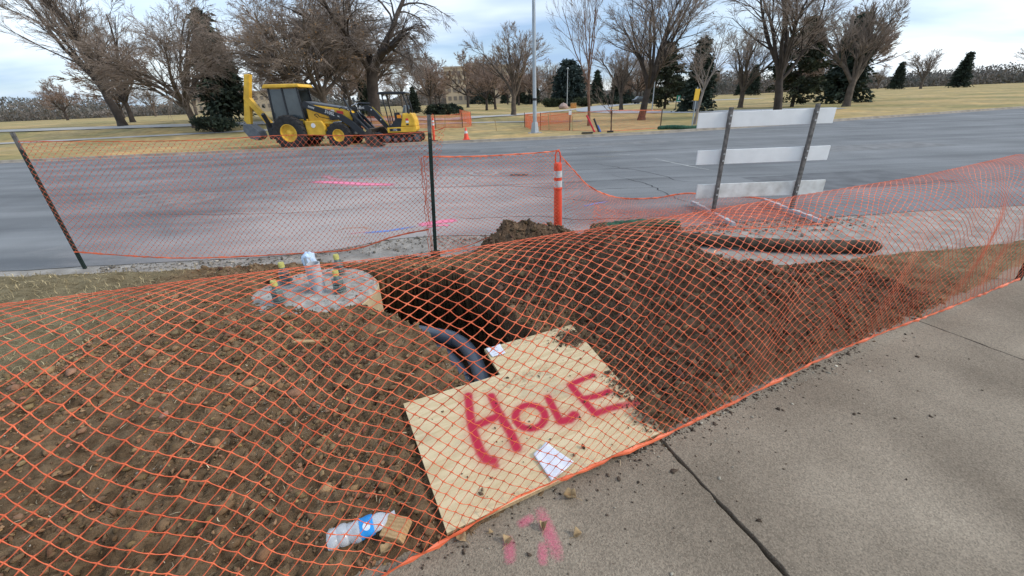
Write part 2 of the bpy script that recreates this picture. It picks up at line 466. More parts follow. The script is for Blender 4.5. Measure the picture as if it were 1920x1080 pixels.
def graded(segs):
    out = []
    for a, b, s in segs:
        n = max(1, int(round((b - a) / s))); out += list(np.linspace(a, b, n, endpoint=False))
    out.append(segs[-1][1]); return np.array(out)

# road: strip mesh between the two edges
xs = graded([(-150, -14, 4), (-14, 14, .35), (14, 150, 4)])
ts = np.linspace(0, 1, 40) ** 1.6
Vr = []
for x in xs:
    a, b = edge_y(NEAR_EDGE, x), edge_y(FAR_EDGE, x)
    a = a + (.05 * float(fbm(np.array([x]), np.array([3.]), 1.7, 4)[0]) if abs(x) < 14 else 0)
    Vr += [(x, a + (b - a) * t, 0.0) for t in ts]
nt = len(ts)
i = np.arange(len(xs) - 1)[:, None] * nt + np.arange(nt - 1)[None, :]
Fr = np.stack([i, i + nt, i + nt + 1, i + 1], -1).reshape(-1, 4)
me = np_mesh('road', Vr, Fr)
Va = np.array(Vr)
dust = np.exp(-((Va[:, 0] + 2.2) / 4.2) ** 2) * (1 - sstep(8, 17, Va[:, 1])) * 1.0
dust = np.maximum(dust, (1 - sstep(5.2, 7.2, Va[:, 1])) * .9 * np.exp(-(Va[:, 0] / 7) ** 2))
fattr(me, 'dust', np.clip(dust, 0, 1))
road = tag(link('road', me, M_road), kind='structure')

# gutter pan between soil and asphalt
xs = graded([(-150, -10, 5), (-10, 10, .25), (10, 150, 5)])
gb = MB()
for k in range(len(xs) - 1):
    x0, x1 = xs[k], xs[k + 1]
    y0, y1 = edge_y(NEAR_EDGE, x0), edge_y(NEAR_EDGE, x1)
    q0, q1 = (np.interp(x, [-150, -2.9, -2.4, .7, 1.2, 1.9, 150], [1.5, 1.5, .9, .9, 1.5, 2.2, 2.2]) for x in (x0, x1))
    gb.add([(x0, y0 - q0, -.022), (x1, y1 - q1, -.022), (x1, y1 - .55, -.010), (x0, y0 - .55, -.010), (x1, y1 + .12, -.006), (x0, y0 + .12, -.006)], [(0, 1, 2, 3), (3, 2, 4, 5)])
gutter = tag(gb.obj('gutter', M_gutter), kind='structure')

# ground behind the camera and either side (under the walk) keeps the place closed
back = MB()
back.add([(-150, -80, -.16), (150, -80, -.16), (150, -1.2, -.16), (-150, -1.2, -.16)], [(0, 1, 2, 3)])
tag(back.obj('back_ground', M_soil), kind='structure')

# sidewalk: slabs with an open joint
walk = bpy.data.objects.new('sidewalk', None); col.objects.link(walk); tag(walk, kind='structure')
def wl_pt(t, off=0.0):   # along the walk edge, t = X
    return (t, walk_edge(t) + off)
# the joint runs from (0.74,1.58) to (0.90,1.12): direction
jd = Vector((.905 - .745, 1.12 - 1.58)).normalized()
def slab(xa, xb):
    """slab between two joints crossing the walk edge at X = xa and xb"""
    a = Vector(wl_pt(xa, .06)); b = Vector(wl_pt(xb, .06))
    n = 64; rr = random.Random(int(xa * 10) + 7)
    def side(p, back):
        o = [(p.x + jd.x * 3.2 * t / n + rr.gauss(0, .0035) * (0 < t < n), p.y + jd.y * 3.2 * t / n + rr.gauss(0, .002)) for t in range(n + 1)]
        return o[::-1] if back else o
    return side(b, False) + side(a, True)
cuts = [-9.0, -6.9, -4.4, -1.9, .733, 3.1, 5.4, 7.6]
for k in range(len(cuts) - 1):
    pl = slab(cuts[k] + .008, cuts[k + 1] - .008)
    sb = MB().prism(pl, -.14, 0.0 + (.006 if k == 4 else (.0, .003)[k % 2]))
    sb.obj('slab', M_walk, walk, bevel=.003)

# soil heightfield
xs = graded([(-12, -4, .10), (-4, -2.1, .03), (-2.1, 2.2, .0135), (2.2, 4, .03), (4, 12, .10)])
ys = graded([(-4.6, 0, .10), (0, .85, .03), (.85, 4.2, .0135), (4.2, 5.35, .02)])
X, Y = np.meshgrid(xs, ys)
Z, dk, gr, pit = soil(X, Y)
jit = _rng.normal(0, .0055, X.shape)
uc = .46 * sstep(.04, .75, -Z) * pit                       # undercut added to throw the pit walls into shade; cavity widens below the rim
Xj = X + .035 * pit * fbm(X * 1, Z * 3, 6, 3) + (X + .62) * uc; Yj = Y + .035 * pit * fbm(Y + 5, Z * 3, 6, 3) + (Y - 3.1) * uc
V = np.stack([Xj.ravel(), Yj.ravel(), (Z + jit * (1 - pit)).ravel()], 1)
nx, ny = len(xs), len(ys)
i = np.arange(nx - 1)[None, :] + np.arange(ny - 1)[:, None] * nx
Fq = np.stack([i, i + 1, i + 1 + nx, i + nx], -1).reshape(-1, 4)
me = np_mesh('soil_ground', V, Fq)
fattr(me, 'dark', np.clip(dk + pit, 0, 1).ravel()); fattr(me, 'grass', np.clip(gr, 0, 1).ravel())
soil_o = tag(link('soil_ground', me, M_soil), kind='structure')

# far kerb and lawn
kb = MB(); xs = graded([(-150, -20, 5), (-20, 25, .8), (25, 150, 5)])
for k in range(len(xs) - 1):
    x0, x1 = xs[k], xs[k + 1]; y0, y1 = edge_y(FAR_EDGE, x0), edge_y(FAR_EDGE, x1)
    kb.add([(x0, y0 - .30, .004), (x1, y1 - .30, .004), (x1, y1, .006), (x0, y0, .006), (x1, y1 + .02, .10), (x0, y0 + .02, .10), (x1, y1 + .17, .10), (x0, y0 + .17, .10), (x1, y1 + .17, -.05), (x0, y0 + .17, -.05)],
           [(0, 1, 2, 3), (3, 2, 4, 5), (5, 4, 6, 7), (7, 6, 8, 9)])
tag(kb.obj('far_kerb', M_curb), kind='structure')
xs = np.concatenate([np.linspace(-2600, -160, 12), graded([(-150, -40, 5), (-40, 40, 1.0), (40, 150, 5)]), np.linspace(160, 2600, 12)])
us = np.concatenate([np.linspace(0, 60, 80) , np.linspace(62, 240, 50), np.linspace(260, 3000, 14)])
Vl = []
for x in xs:
    y0 = edge_y(FAR_EDGE, np.clip(x, -150, 150)) + .16
    yy = y0 + us
    zz = lawn_h(np.full_like(yy, x), yy) + .05 * fbm(np.full_like(yy, x), yy, .8, 3) * sstep(1, 4, us) + .07
    Vl.append(np.stack([np.full_like(yy, x), yy, zz], 1))
nu = len(us); Vl = np.concatenate(Vl)
i = np.arange(len(xs) - 1)[:, None] * nu + np.arange(nu - 1)[None, :]
Fl = np.stack([i, i + nu, i + nu + 1, i + 1], -1).reshape(-1, 4)
tag(link('park_lawn', np_mesh('park_lawn', Vl, Fl), M_lawn, smooth=True), kind='structure')

# pale concrete park paths
M_path = mat('path_concrete', (.42, .40, .37), .9, .08, 1.5)
M_loop = mat('park_drive', (.36, .37, .38), .85, .08, .6)
def ribbon(name, pts, w, m, lift=.12):
    P = [Vector((x, y)) for x, y in pts]; mb = MB(); vs_ = []
    fine = []
    for k in range(len(P) - 1):
        n = max(2, int((P[k + 1] - P[k]).length / 1.5))
        fine += [P[k].lerp(P[k + 1], t / n) for t in range(n)]
    fine.append(P[-1])
    for k, p in enumerate(fine):
        d = (fine[min(k + 1, len(fine) - 1)] - fine[max(k - 1, 0)]).normalized(); nrm = Vector((-d.y, d.x))
        ww = w[0] + (w[1] - w[0]) * k / (len(fine) - 1) if hasattr(w, '__len__') else w
        for s in (-.5, .5):
            q = p + nrm * ww * s; vs_.append((q.x, q.y, gz(q.x, q.y) + lift))
    mb.add(vs_, [(2 * k, 2 * k + 1, 2 * k + 3, 2 * k + 2) for k in range(len(fine) - 1)])
    return tag(mb.obj(name, m), kind='structure')
ribbon('park_path', [(-60, 40), (-14, 36.5), (-4.4, 36.8), (-.5, 42), (4.5, 56), (9, 66), (12.4, 74)], 1.8, M_path)
ribbon('park_drive', [(30, 39), (19, 43.5), (13.8, 50), (12.5, 60), (14.5, 74), (22, 92), (34, 100), (60, 104)], (4.5, 6.5), M_loop, .10)
ribbon('park_path', [(-70, 29), (-20, 33), (-1, 34.2), (6, 33.8)], .8, M_path, .10)

# ================================================================== THINGS NEAR THE CAMERA
M_net = mat('orange_plastic_net', (.74, .125, .045), .5, .22, 5, spec=.4, color2=(.86, .19, .08))
M_net_far = mat('orange_net_faded', (.80, .20, .09), .55, .12, 2)
M_conc = mat('rough_concrete', (.36, .335, .30), .92, .30, 11, .7, 45)
M_bolt = mat('galvanised_bolt', (.17, .21, .20), .5, .25, 20, .3, 120, metal=.35)
M_yel = mat('yellow_marking', (.50, .46, .14), .7, .15, 30)
M_pvc = mat('grey_pvc', (.12, .145, .185), .38, .12, 5, spec=.5)
M_pvc_lt = mat('pale_pvc', (.46, .48, .50), .45, .1, 8, spec=.5)
M_tape = mat('pale_blue_tape', (.55, .68, .85), .5, .15, 18)
M_tgreen = mat('dark_green_paint', (.016, .030, .024), .5, .3, 12)
M_tgrey = mat('bare_post_steel', (.16, .15, .14), .6, .35, 25, metal=.4)
M_olive = mat('rusty_olive_plate', (.055, .052, .035), .75, .35, 18)
M_orange = mat('orange_tube', (.80, .085, .038), .5, .10, 6, spec=.4)
M_refl = mat('white_reflective', (.62, .62, .60), .4, .12, 25)
M_black = mat('black_rubber', (.018, .018, .02), .75, .3, 10)
M_white = mat('white_board', (.82, .82, .80), .5, .06, 4)

# ---- concrete footing with anchor bolts and conduit stubs
ft = thing('concrete_footing', 'round concrete pole footing at the edge of the pit, speckled with dirt', 'footing', (*FOOT_C, 0))
rn = random.Random(3)
fb = MB(); prof = [(FOOT_R * .985, -1.3), (FOOT_R, -.9), (FOOT_R * 1.0, -.03), (FOOT_R * .97, .012), (FOOT_R * .80, .022), (FOOT_R * .4, .028), (.001, .03)]
fb.lathe(prof, 56)
fb.v = [(x * (1 + .012 * math.sin(7 * math.atan2(y, x)) + rn.uniform(-.005, .005)), y * (1 + .01 * math.sin(5 * math.atan2(y, x) + 1)), z + rn.uniform(-.004, .006)) for x, y, z in fb.v]
fb.obj('pier', M_conc, ft, smooth=True)
M_card = mat('tan_form_tube', (.52, .40, .24), .85, .18, 4)
ct = MB().lathe([(FOOT_R * 1.012, -1.25), (FOOT_R * 1.018, -.6), (FOOT_R * 1.018, -.035), (FOOT_R * 1.0, -.03)], 56, cap=False)
ct.v = [(x * (1 + .012 * math.sin(7 * math.atan2(y, x))), y * (1 + .01 * math.sin(5 * math.atan2(y, x) + 1)), z + .012 * math.sin(3 * math.atan2(y, x))) for x, y, z in ct.v]
ct.obj('form_tube', M_card, ft, smooth=True)
def anchor(dx, dy, h, label):
    t = thing('anchor_bolt', label, 'bolt', (FOOT_C[0] + dx, FOOT_C[1] + dy, .022), group='anchor bolts on the footing')
    r = .028
    pr = []
    n = int(h / .008)
    for k in range(n): pr += [(r, k * .008), (r * .93, k * .008 + .004)]
    pr += [(r, h - .055)]
    MB().lathe(pr, 14).obj('threaded_rod', M_bolt, t)
    MB().lathe([(r * 1.02, h - .052), (r * 1.03, h - .01), (r * .9, h)], 14).obj('painted_tip', M_yel, t, smooth=True)
    for z0 in (.045, .10):
        MB().lathe([(.052, z0), (.056, z0 + .006), (.056, z0 + .040), (.050, z0 + .046)], 6).obj('hex_nut', M_bolt, t)
    MB().lathe([(.066, .033), (.066, .041)], 20).obj('washer', M_bolt, t)
anchor(.30, -.10, .235, 'galvanised anchor bolt with yellow tip nearest the pit on the footing')
anchor(.13, .36, .235, 'galvanised anchor bolt with yellow tip at the far rim of the footing')
anchor(-.19, -.29, .235, 'galvanised anchor bolt left of the conduit stubs at the near rim')
anchor(-.36, .18, .235, 'galvanised anchor bolt farthest from the pit, left of the conduit stubs')
def stub(dx, dy, h, r, label, tape, tilt):
    t = thing('conduit_stub', label, 'conduit', (FOOT_C[0] + dx, FOOT_C[1] + dy, .02), group='conduit stubs on the footing')
    t.rotation_euler = (tilt, tilt * .6, 0)
    MB().lathe([(r, 0), (r, h), (r * .88, h), (r * .88, h - .1)], 20, cap=False).obj('pipe', M_pvc_lt, t, smooth=True)
    if tape:
        m = MB().lathe([(r * 1.04, h - .07), (r * 1.07, h - .02), (r * 1.0, h + .015), (r * .45, h + .035), (.002, h + .03)], 14)
        q = random.Random(5); m.v = [(x + q.uniform(-.006, .006), y + q.uniform(-.006, .006), z + q.uniform(-.012, .012)) for x, y, z in m.v]
        m.obj('tape_cap', M_tape, t)
stub(.095, -.07, .31, .058, 'pale grey conduit stub with open cut end on the footing', False, .03)
stub(.0, .06, .33, .058, 'pale grey conduit stub capped with pale blue tape on the footing', True, -.04)

# ---- grey conduits in the pit
def conduit(pts, r, label, couplings):
    t = thing('buried_conduit', label, 'pipe', pts[0], group='grey conduits in the pit')
    o = Vector(pts[0])
    P = [Vector(p) for p in pts]; fine = []
    for k in range(len(P) - 1):
        p0, p1, p2, p3 = P[max(k - 1, 0)], P[k], P[k + 1], P[min(k + 2, len(P) - 1)]
        for j in range(10):
            s = j / 10
            fine.append(.5 * ((2 * p1) + (p2 - p0) * s + (2 * p0 - 5 * p1 + 4 * p2 - p3) * s * s + (3 * p1 - p0 - 3 * p2 + p3) * s ** 3) - o)
    fine.append(P[-1] - o)
    MB().tube(fine, r, 22).obj('pipe', M_pvc, t, smooth=True)
    for c in couplings:
        MB().tube(fine[c:c + 5], [r * 1.12] * 5, 22).obj('coupling', M_pvc, t, smooth=True)
conduit([(-1.45, 3.62, -.75), (-1.15, 3.56, -.46), (-.80, 3.40, -.39), (-.50, 3.20, -.38), (-.34, 2.90, -.40), (-.245, 2.55, -.46), (-.12, 2.0, -.66)], .064,
        'upper grey plastic conduit bending across the pit under the board', [24])
conduit([(-1.35, 3.50, -.95), (-1.0, 3.42, -.60), (-.74, 3.27, -.50), (-.58, 3.08, -.50), (-.46, 2.86, -.52), (-.38, 2.62, -.56), (-.28, 2.1, -.70)], .062,
        'lower grey plastic conduit with coupling next to the near pit wall', [22, 38])

# ---- plywood board with spray-painted HOLE
M_ply = bpy.data.materials.new('plywood'); M_ply.use_nodes = True
N_, L_, B_ = nd(M_ply)
B_.inputs['Roughness'].default_value = .72; B_.inputs['Specular IOR Level'].default_value = .25
tc = N_.new('ShaderNodeTexCoord')
mp = N_.new('ShaderNodeMapping'); mp.inputs['Scale'].default_value = (1.1, 7.5, 1)
L_.new(tc.outputs['Object'], mp.inputs[0])
wv = N_.new('ShaderNodeTexNoise'); wv.inputs['Scale'].default_value = 2.2; wv.inputs['Detail'].default_value = 6; wv.inputs['Distortion'].default_value = 1.6
L_.new(mp.outputs[0], wv.inputs['Vector'])
r = N_.new('ShaderNodeValToRGB')
r.color_ramp.elements[0].position = .30; r.color_ramp.elements[0].color = (.60, .45, .25, 1)
r.color_ramp.elements[1].position = .62; r.color_ramp.elements[1].color = (.73, .59, .365, 1)
L_.new(wv.outputs[0], r.inputs[0])
# weathered grey patches
gs = ramp2(2.6, (0, 0, 0), (1, 1, 1), .52, .74, 6, .6)
gm = N_.new('ShaderNodeMix'); gm.data_type = 'RGBA'
gf = N_.new('ShaderNodeMath'); gf.operation = 'MULTIPLY'; gf.inputs[1].default_value = .7
L_.new(gs, gf.inputs[0]); L_.new(gf.outputs[0], gm.inputs[0])
L_.new(r.outputs[0], gm.inputs[6]); gm.inputs[7].default_value = (.33, .275, .19, 1)
# dirt and paint from attributes, broken up by fine noise
def att_fac(name, scale, k, lo, hi):
    t = N_.new('ShaderNodeAttribute'); t.attribute_name = name
    n = N_.new('ShaderNodeTexNoise'); n.inputs['Scale'].default_value = scale; n.inputs['Detail'].default_value = 6; n.inputs['Roughness'].default_value = .7
    L_.new(tc.outputs['Object'], n.inputs['Vector'])
    a = N_.new('ShaderNodeMath'); a.operation = 'MULTIPLY_ADD'; a.inputs[1].default_value = k; L_.new(n.outputs[0], a.inputs[0])
    s_ = N_.new('ShaderNodeMath'); s_.operation = 'SUBTRACT'; s_.inputs[1].default_value = k * .5
    L_.new(t.outputs['Fac'], s_.inputs[0]); L_.new(s_.outputs[0], a.inputs[2])
    mr = N_.new('ShaderNodeMapRange'); mr.inputs[1].default_value = lo; mr.inputs[2].default_value = hi; mr.interpolation_type = 'SMOOTHSTEP'
    L_.new(a.outputs[0], mr.inputs[0]); return mr.outputs[0]
d1 = N_.new('ShaderNodeMix'); d1.data_type = 'RGBA'
L_.new(att_fac('dirt', 30, 1.1, .25, .75), d1.inputs[0]); L_.new(gm.outputs[2], d1.inputs[6]); d1.inputs[7].default_value = (.13, .095, .065, 1)
p1 = N_.new('ShaderNodeMix'); p1.data_type = 'RGBA'
L_.new(att_fac('paint', 180, .42, .10, .95), p1.inputs[0]); L_.new(d1.outputs[2], p1.inputs[6]); p1.inputs[7].default_value = (.50, .022, .055, 1)
L_.new(p1.outputs[2], B_.inputs['Base Color'])
bn = N_.new('ShaderNodeTexNoise'); bn.inputs['Scale'].default_value = 30; bn.inputs['Detail'].default_value = 4
L_.new(mp.outputs[0], bn.inputs['Vector'])
bp = N_.new('ShaderNodeBump'); bp.inputs['Strength'].default_value = .25; bp.inputs['Distance'].default_value = .004
L_.new(bn.outputs[0], bp.inputs['Height']); L_.new(bp.outputs[0], B_.inputs['Normal'])
M_plyedge = mat('plywood_edge', (.40, .28, .15), .85, .3, 60)

STROKES = [  # polylines on the board (u, v), half width of the sprayed line
    ([(.380, .765), (.335, .62), (.307, .514), (.290, .40), (.284, .325)], .030, 1.0),
    ([(.284, .325), (.290, .270), (.315, .250)], .034, .95),
    ([(.318, .262), (.315, .215)], .026, .8),
    ([(.500, .693), (.483, .57), (.476, .45), (.472, .36), (.456, .262)], .030, 1.0),
    ([(.312, .506), (.40, .512), (.479, .515)], .034, 1.0),
    ([(.696, .387), (.672, .360), (.642, .343), (.610, .338), (.579, .347), (.555, .367), (.541, .397), (.538, .432), (.549, .467), (.571, .497), (.602, .517), (.637, .522), (.669, .513), (.695, .491), (.709, .459), (.709, .422), (.696, .387)], .027, 1.0),
    ([(.794, .522), (.772, .419), (.753, .318)], .027, 1.0),
    ([(.753, .318), (.80, .305), (.850, .325)], .034, 1.0),
    ([(1.155, .566), (1.06, .563), (.975, .553)], .026, 1.0),
    ([(.975, .553), (.965, .46), (.961, .36), (.958, .275)], .028, 1.0),
    ([(.968, .411), (1.056, .392), (1.145, .393)], .027, 1.0),
    ([(.962, .275), (1.05, .272), (1.121, .260)], .028, .95),
    ([(1.121, .260), (1.20, .240), (1.29, .222)], .032, .78)]
def paint_at(u, v):
    val = np.zeros(u.shape)
    for pts, w, k in STROKES:
        d = np.full(u.shape, 9.)
        for (x0, y0), (x1, y1) in zip(pts[:-1], pts[1:]):
            ex, ey = x1 - x0, y1 - y0
            t = np.clip(((u - x0) * ex + (v - y0) * ey) / (ex * ex + ey * ey), 0, 1)
            d = np.minimum(d, np.hypot(u - x0 - t * ex, v - y0 - t * ey))
        w = w * 1.28; core = (1 - sstep(w * .2, w * 1.35, d)) * .95
        halo = .46 * np.exp(-(d / (w * 2.1)) ** 2)
        val = np.maximum(val, k * np.maximum(core, halo))
    return val
board = thing('plywood_board', 'notched plywood sheet over the pit, sprayed HOLE in red', 'board', (PLY_O[0], PLY_O[1], PLY_Z), math.atan2(PLY_U[1], PLY_U[0]))
# top face: fine grid warped to the outline (two blocks: lower full width, upper right part beside the notch)
def board_block(f, nu_, nv_):
    s, t = np.meshgrid(np.linspace(0, 1, nu_), np.linspace(0, 1, nv_)); u, v = f(s, t)
    i = np.arange(nu_ - 1)[None, :] + np.arange(nv_ - 1)[:, None] * nu_
    return u.ravel(), v.ravel(), np.stack([i, i + 1, i + 1 + nu_, i + nu_], -1).reshape(-1, 4)
def lo(s, t):     # v from 0 to the notch line
    top_v = .883 + (.858 - .883) * np.clip(s / .46, 0, 1)
    v = t * top_v; ul = .013 * t; ur = 1.195 + .171 * v
    return ul + (ur - ul) * s, v
u1, v1, f1 = board_block(lo, 230, 160)
def hi(s, t):
    v = .858 + t * (1.183 - .858 - .012 * s); ul = .635 + .024 * t; ur = 1.195 + .171 * v
    return ul + (ur - ul) * s, v
u2, v2, f2 = board_block(hi, 140, 70)
u_ = np.concatenate([u1, u2]); v_ = np.concatenate([v1, v2]); fq = np.concatenate([f1, f2 + len(u1)])
zz = .004 * np.sin(u_ * 2.4 + .5) * np.sin(v_ * 2.0) + .0006 * fbm(u_, v_, 9, 3)
me = np_mesh('face_veneer', np.stack([u_, v_, zz], 1), fq)
fattr(me, 'paint', paint_at(u_, v_))
dirt = .95 * np.exp(-(((u_ - 1.30) / .10) ** 2 + ((v_ - .99) / .075) ** 2)) + .55 * np.exp(-(((u_ - 1.17) / .11) ** 2 + ((v_ - .14) / .11) ** 2)) \
     + .62 * np.exp(-((u_ - 1.25 - .15 * v_) / .055) ** 2) * (v_ < .6) + .30 * np.exp(-((v_ - 1.15) / .07) ** 2) * (u_ > .7) + .30 * np.exp(-(((u_ - .75) / .35) ** 2 + ((v_ - .75) / .10) ** 2))
fattr(me, 'dirt', np.clip(dirt + .10, 0, 1))
link('face_veneer', me, M_ply, board, smooth=True)
core = MB().prism(PLY, -.019, -.0055)
core.obj('core', M_plyedge, board)

M_paper = mat('white_paper', (.74, .76, .82), .8, .06, 12)
M_print = mat('faint_print', (.42, .44, .52), .85, .2, 30)
def paper(label, quad, curl, lines):
    c = np.mean(np.array(quad), 0)
    t = thing('paper_sheet', label, 'paper', (*ply_w(*c), PLY_Z + .007), math.atan2(PLY_U[1], PLY_U[0]), group='papers on the board')
    q = [Vector((a - c[0], b - c[1], 0)) for a, b in quad]; n = 12; vs_ = []
    for j in range(n + 1):
        for i_ in range(n + 1):
            s, r_ = i_ / n, j / n
            p = (q[0] * (1 - s) + q[1] * s) * (1 - r_) + (q[3] * (1 - s) + q[2] * s) * r_
            p.z = .0035 + curl * (s ** 4 + (1 - r_) ** 5) * .5 + .0018 * math.sin(9 * s + 5 * r_)
            vs_.append(p)
    fs = [(j * (n + 1) + i_, j * (n + 1) + i_ + 1, (j + 1) * (n + 1) + i_ + 1, (j + 1) * (n + 1) + i_) for j in range(n) for i_ in range(n)]
    o = MB().add(vs_, fs).obj('sheet', M_paper, t, smooth=True)
    sm = o.modifiers.new('solid', 'SOLIDIFY'); sm.thickness = .0006
    for k in range(lines):
        r_ = .2 + .6 * k / max(1, lines - 1)
        m = MB(); pts = []
        for s in np.linspace(.22, .72, 7):
            p = (q[0] * (1 - s) + q[1] * s) * (1 - r_) + (q[3] * (1 - s) + q[2] * s) * r_
            p.z = .0035 + curl * (s ** 4 + (1 - r_) ** 5) * .5 + .0018 * math.sin(9 * s + 5 * r_) + .0012; pts.append(p)
        vs_ = [p + Vector((0, d, 0)) for p in pts for d in (-.002, .002)]
        m.add(vs_, [(2 * a, 2 * a + 2, 2 * a + 3, 2 * a + 1) for a in range(len(pts) - 1)]).obj('printed_line', M_print, t)
paper('small white paper at the notch corner of the board', [(.664, 1.165), (.775, 1.163), (.765, 1.045), (.667, 1.055)], .010, 3)
paper('white paper sheet lying below the letters near the lower net edge', [(.506, .178), (.600, .212), (.655, .045), (.508, .006)], .012, 0)

# ---- netting
def catmull(pts, n):
    P = [Vector(p) for p in pts]; out = []
    for k in range(len(P) - 1):
        p0, p1, p2, p3 = P[max(k - 1, 0)], P[k], P[k + 1], P[min(k + 2, len(P) - 1)]
        for j in range(n):
            s = j / n
            out.append(.5 * ((2 * p1) + (p2 - p0) * s + (2 * p0 - 5 * p1 + 4 * p2 - p3) * s * s + (3 * p1 - p0 - 3 * p2 + p3) * s ** 3))
    out.append(P[-1]); return out
def curve_fn(pts, by_x=False):
    c = np.array([tuple(p) for p in catmull(pts, 12)])
    if by_x:
        def fx(t):
            x = c[0, 0] + t * (c[-1, 0] - c[0, 0]); return np.stack([x, np.interp(x, c[:, 0], c[:, 1]), np.interp(x, c[:, 0], c[:, 2])], -1)
        return fx, float(np.sum(np.linalg.norm(np.diff(c, axis=0), axis=1)))
    L = np.concatenate([[0], np.cumsum(np.linalg.norm(np.diff(c, axis=0), axis=1))])
    def f(t):
        s = t * L[-1]; return np.stack([np.interp(s, L, c[:, k]) for k in range(3)], -1)
    return f, L[-1]
def net_mesh(bottom, top, cell, rows, width, thick, seed, belly=0.0, jitter=.16, knot=2.1, sag=.08, length=None, nsec=4, prof_pts=None):
    """diamond mesh hung between two 3-D curves; every strand is a flat ribbon with thickened knots"""
    fb_, Lb = curve_fn(bottom, prof_pts is not None); ft_, Lt = curve_fn(top, prof_pts is not None)
    Ls = length or max(Lb, Lt)
    if prof_pts is not None:
        c = np.array([tuple(p) for p in catmull([(a, b, 0) for a, b in prof_pts], 8)])
        PF_T = np.concatenate([[0], np.cumsum(np.linalg.norm(np.diff(c, axis=0), axis=1))]); PF_T /= PF_T[-1]
        PF_D, PF_H = c[:, 0], c[:, 1]
    nc = int(round(Ls / (cell / 2))); nr = rows * 2
    rg = np.random.default_rng(seed)
    jx = rg.normal(0, jitter / nc * .5, (nc + 1, nr + 1)); jy = rg.normal(0, jitter / nr * .5, (nc + 1, nr + 1))
    def surf(s, t):
        b_, t_ = fb_(np.clip(s, 0, 1)), ft_(np.clip(s, 0, 1))
        if prof_pts is None: p = b_ + (t_ - b_) * t[..., None]
        else:      # slumped cross-section: distance back from the lower edge and height
            k_ = t_[..., 2] / 1.2
            t = np.clip(t, 0, 1); t = 1.42 * t - .42 * t * t
            dd = np.interp(t, PF_T, PF_D); hh = np.interp(t, PF_T, PF_H)
            ln = t_[..., :2] - b_[..., :2]
            p = b_.copy(); p[..., :2] += ln * np.clip(hh / 1.1, 0, 1)[..., None]
            p[..., 2] = b_[..., 2] + (hh * k_) * (1 - b_[..., 2] / 1.2)
        tg = ft_(np.clip(s + .004, 0, 1)) - ft_(np.clip(s - .004, 0, 1)); tg[..., 2] = 0
        tg /= np.linalg.norm(tg, axis=-1, keepdims=True) + 1e-9
        nrm = np.stack([tg[..., 1], -tg[..., 0], np.zeros_like(tg[..., 0])], -1)
        w = .014 * np.sin(s * Ls * 5.1 + t * 3) + .010 * np.sin(s * Ls * 11.3 - t * 6 + 1)
        bl = belly * np.sin(np.pi * t) + w * np.sin(np.pi * np.clip(t, 0, 1)) ** .5
        if prof_pts is not None: bl = bl - dd
        return p + nrm * bl[..., None]
    I, J = np.meshgrid(np.arange(nc + 1), np.arange(nr + 1), indexing='ij')
    edges = []
    for di in (1,):
        for dj in (1, -1):
            m = ((I + J) % 2 == 0) & (I + di <= nc) & (J + dj <= nr) & (J + dj >= 0)
            edges.append(np.stack([I[m], J[m], I[m] + di, J[m] + dj], 1))
    Eg = np.concatenate(edges)
    def uv(i_, j_):
        s = i_ / nc + jx[i_, j_]; t = j_ / nr + jy[i_, j_] * ((j_ > 0) & (j_ < nr)); return s, t
    s0, t0 = uv(Eg[:, 0], Eg[:, 1]); s1, t1 = uv(Eg[:, 2], Eg[:, 3])
    tt = np.linspace(0, 1, nsec)
    S = s0[:, None] + (s1 - s0)[:, None] * tt; T = t0[:, None] + (t1 - t0)[:, None] * tt
    ss = S * Ls; S = S + (.016 * np.sin(4.4 * ss + 4 * T) + .010 * np.sin(7.9 * ss - 6 * T + 1.3)) / Ls; T = T + (.012 * np.sin(3.7 * ss + 5 * T + .5) + .008 * np.sin(9.1 * ss + 2)) * np.sin(np.pi * np.clip(T, 0, 1))
    T = T - (sag / nr) * np.sin(np.pi * tt)[None, :]
    P = surf(S, T)                                       # (E, nsec, 3)
    D = np.gradient(P, axis=1); D /= np.linalg.norm(D, axis=-1, keepdims=True) + 1e-9
    e = 1e-3
    Du = surf(S + e, T) - surf(S - e, T); Dv = surf(S, T + e) - surf(S, T - e)
    Nn = np.cross(Du, Dv); Nn /= np.linalg.norm(Nn, axis=-1, keepdims=True) + 1e-9
    Sd = np.cross(Nn, D); Sd /= np.linalg.norm(Sd, axis=-1, keepdims=True) + 1e-9
    prof = 1 + (knot - 1) * np.abs(2 * tt - 1) ** 5
    wv_ = (width / 2) * prof[None, :, None]; th = thick / 2
    ring = np.stack([P + Sd * wv_, P + Nn * th, P - Sd * wv_, P - Nn * th], 2)   # (E,nsec,4,3)
    V_ = ring.reshape(-1, 3); E_ = len(Eg)
    base_ = (np.arange(E_) * nsec * 4)[:, None, None] + (np.arange(nsec - 1) * 4)[None, :, None]
    k = np.arange(4)[None, None, :]; k2 = (k + 1) % 4
    F_ = np.stack([base_ + k, base_ + k2, base_ + 4 + k2, base_ + 4 + k], -1).reshape(-1, 4)
    return V_, F_, fb_, ft_
def wavy(f, n, r, amp, seed, z=0.0):
    rr = random.Random(seed); pts = []; rad = []
    for k in range(n + 1):
        p = f(np.array(k / n)); pts.append((p[0] + rr.uniform(-amp, amp), p[1] + rr.uniform(-amp, amp), p[2] + z + rr.uniform(-amp, amp) * .6)); rad.append(r * rr.uniform(.75, 1.3))
    return pts, rad
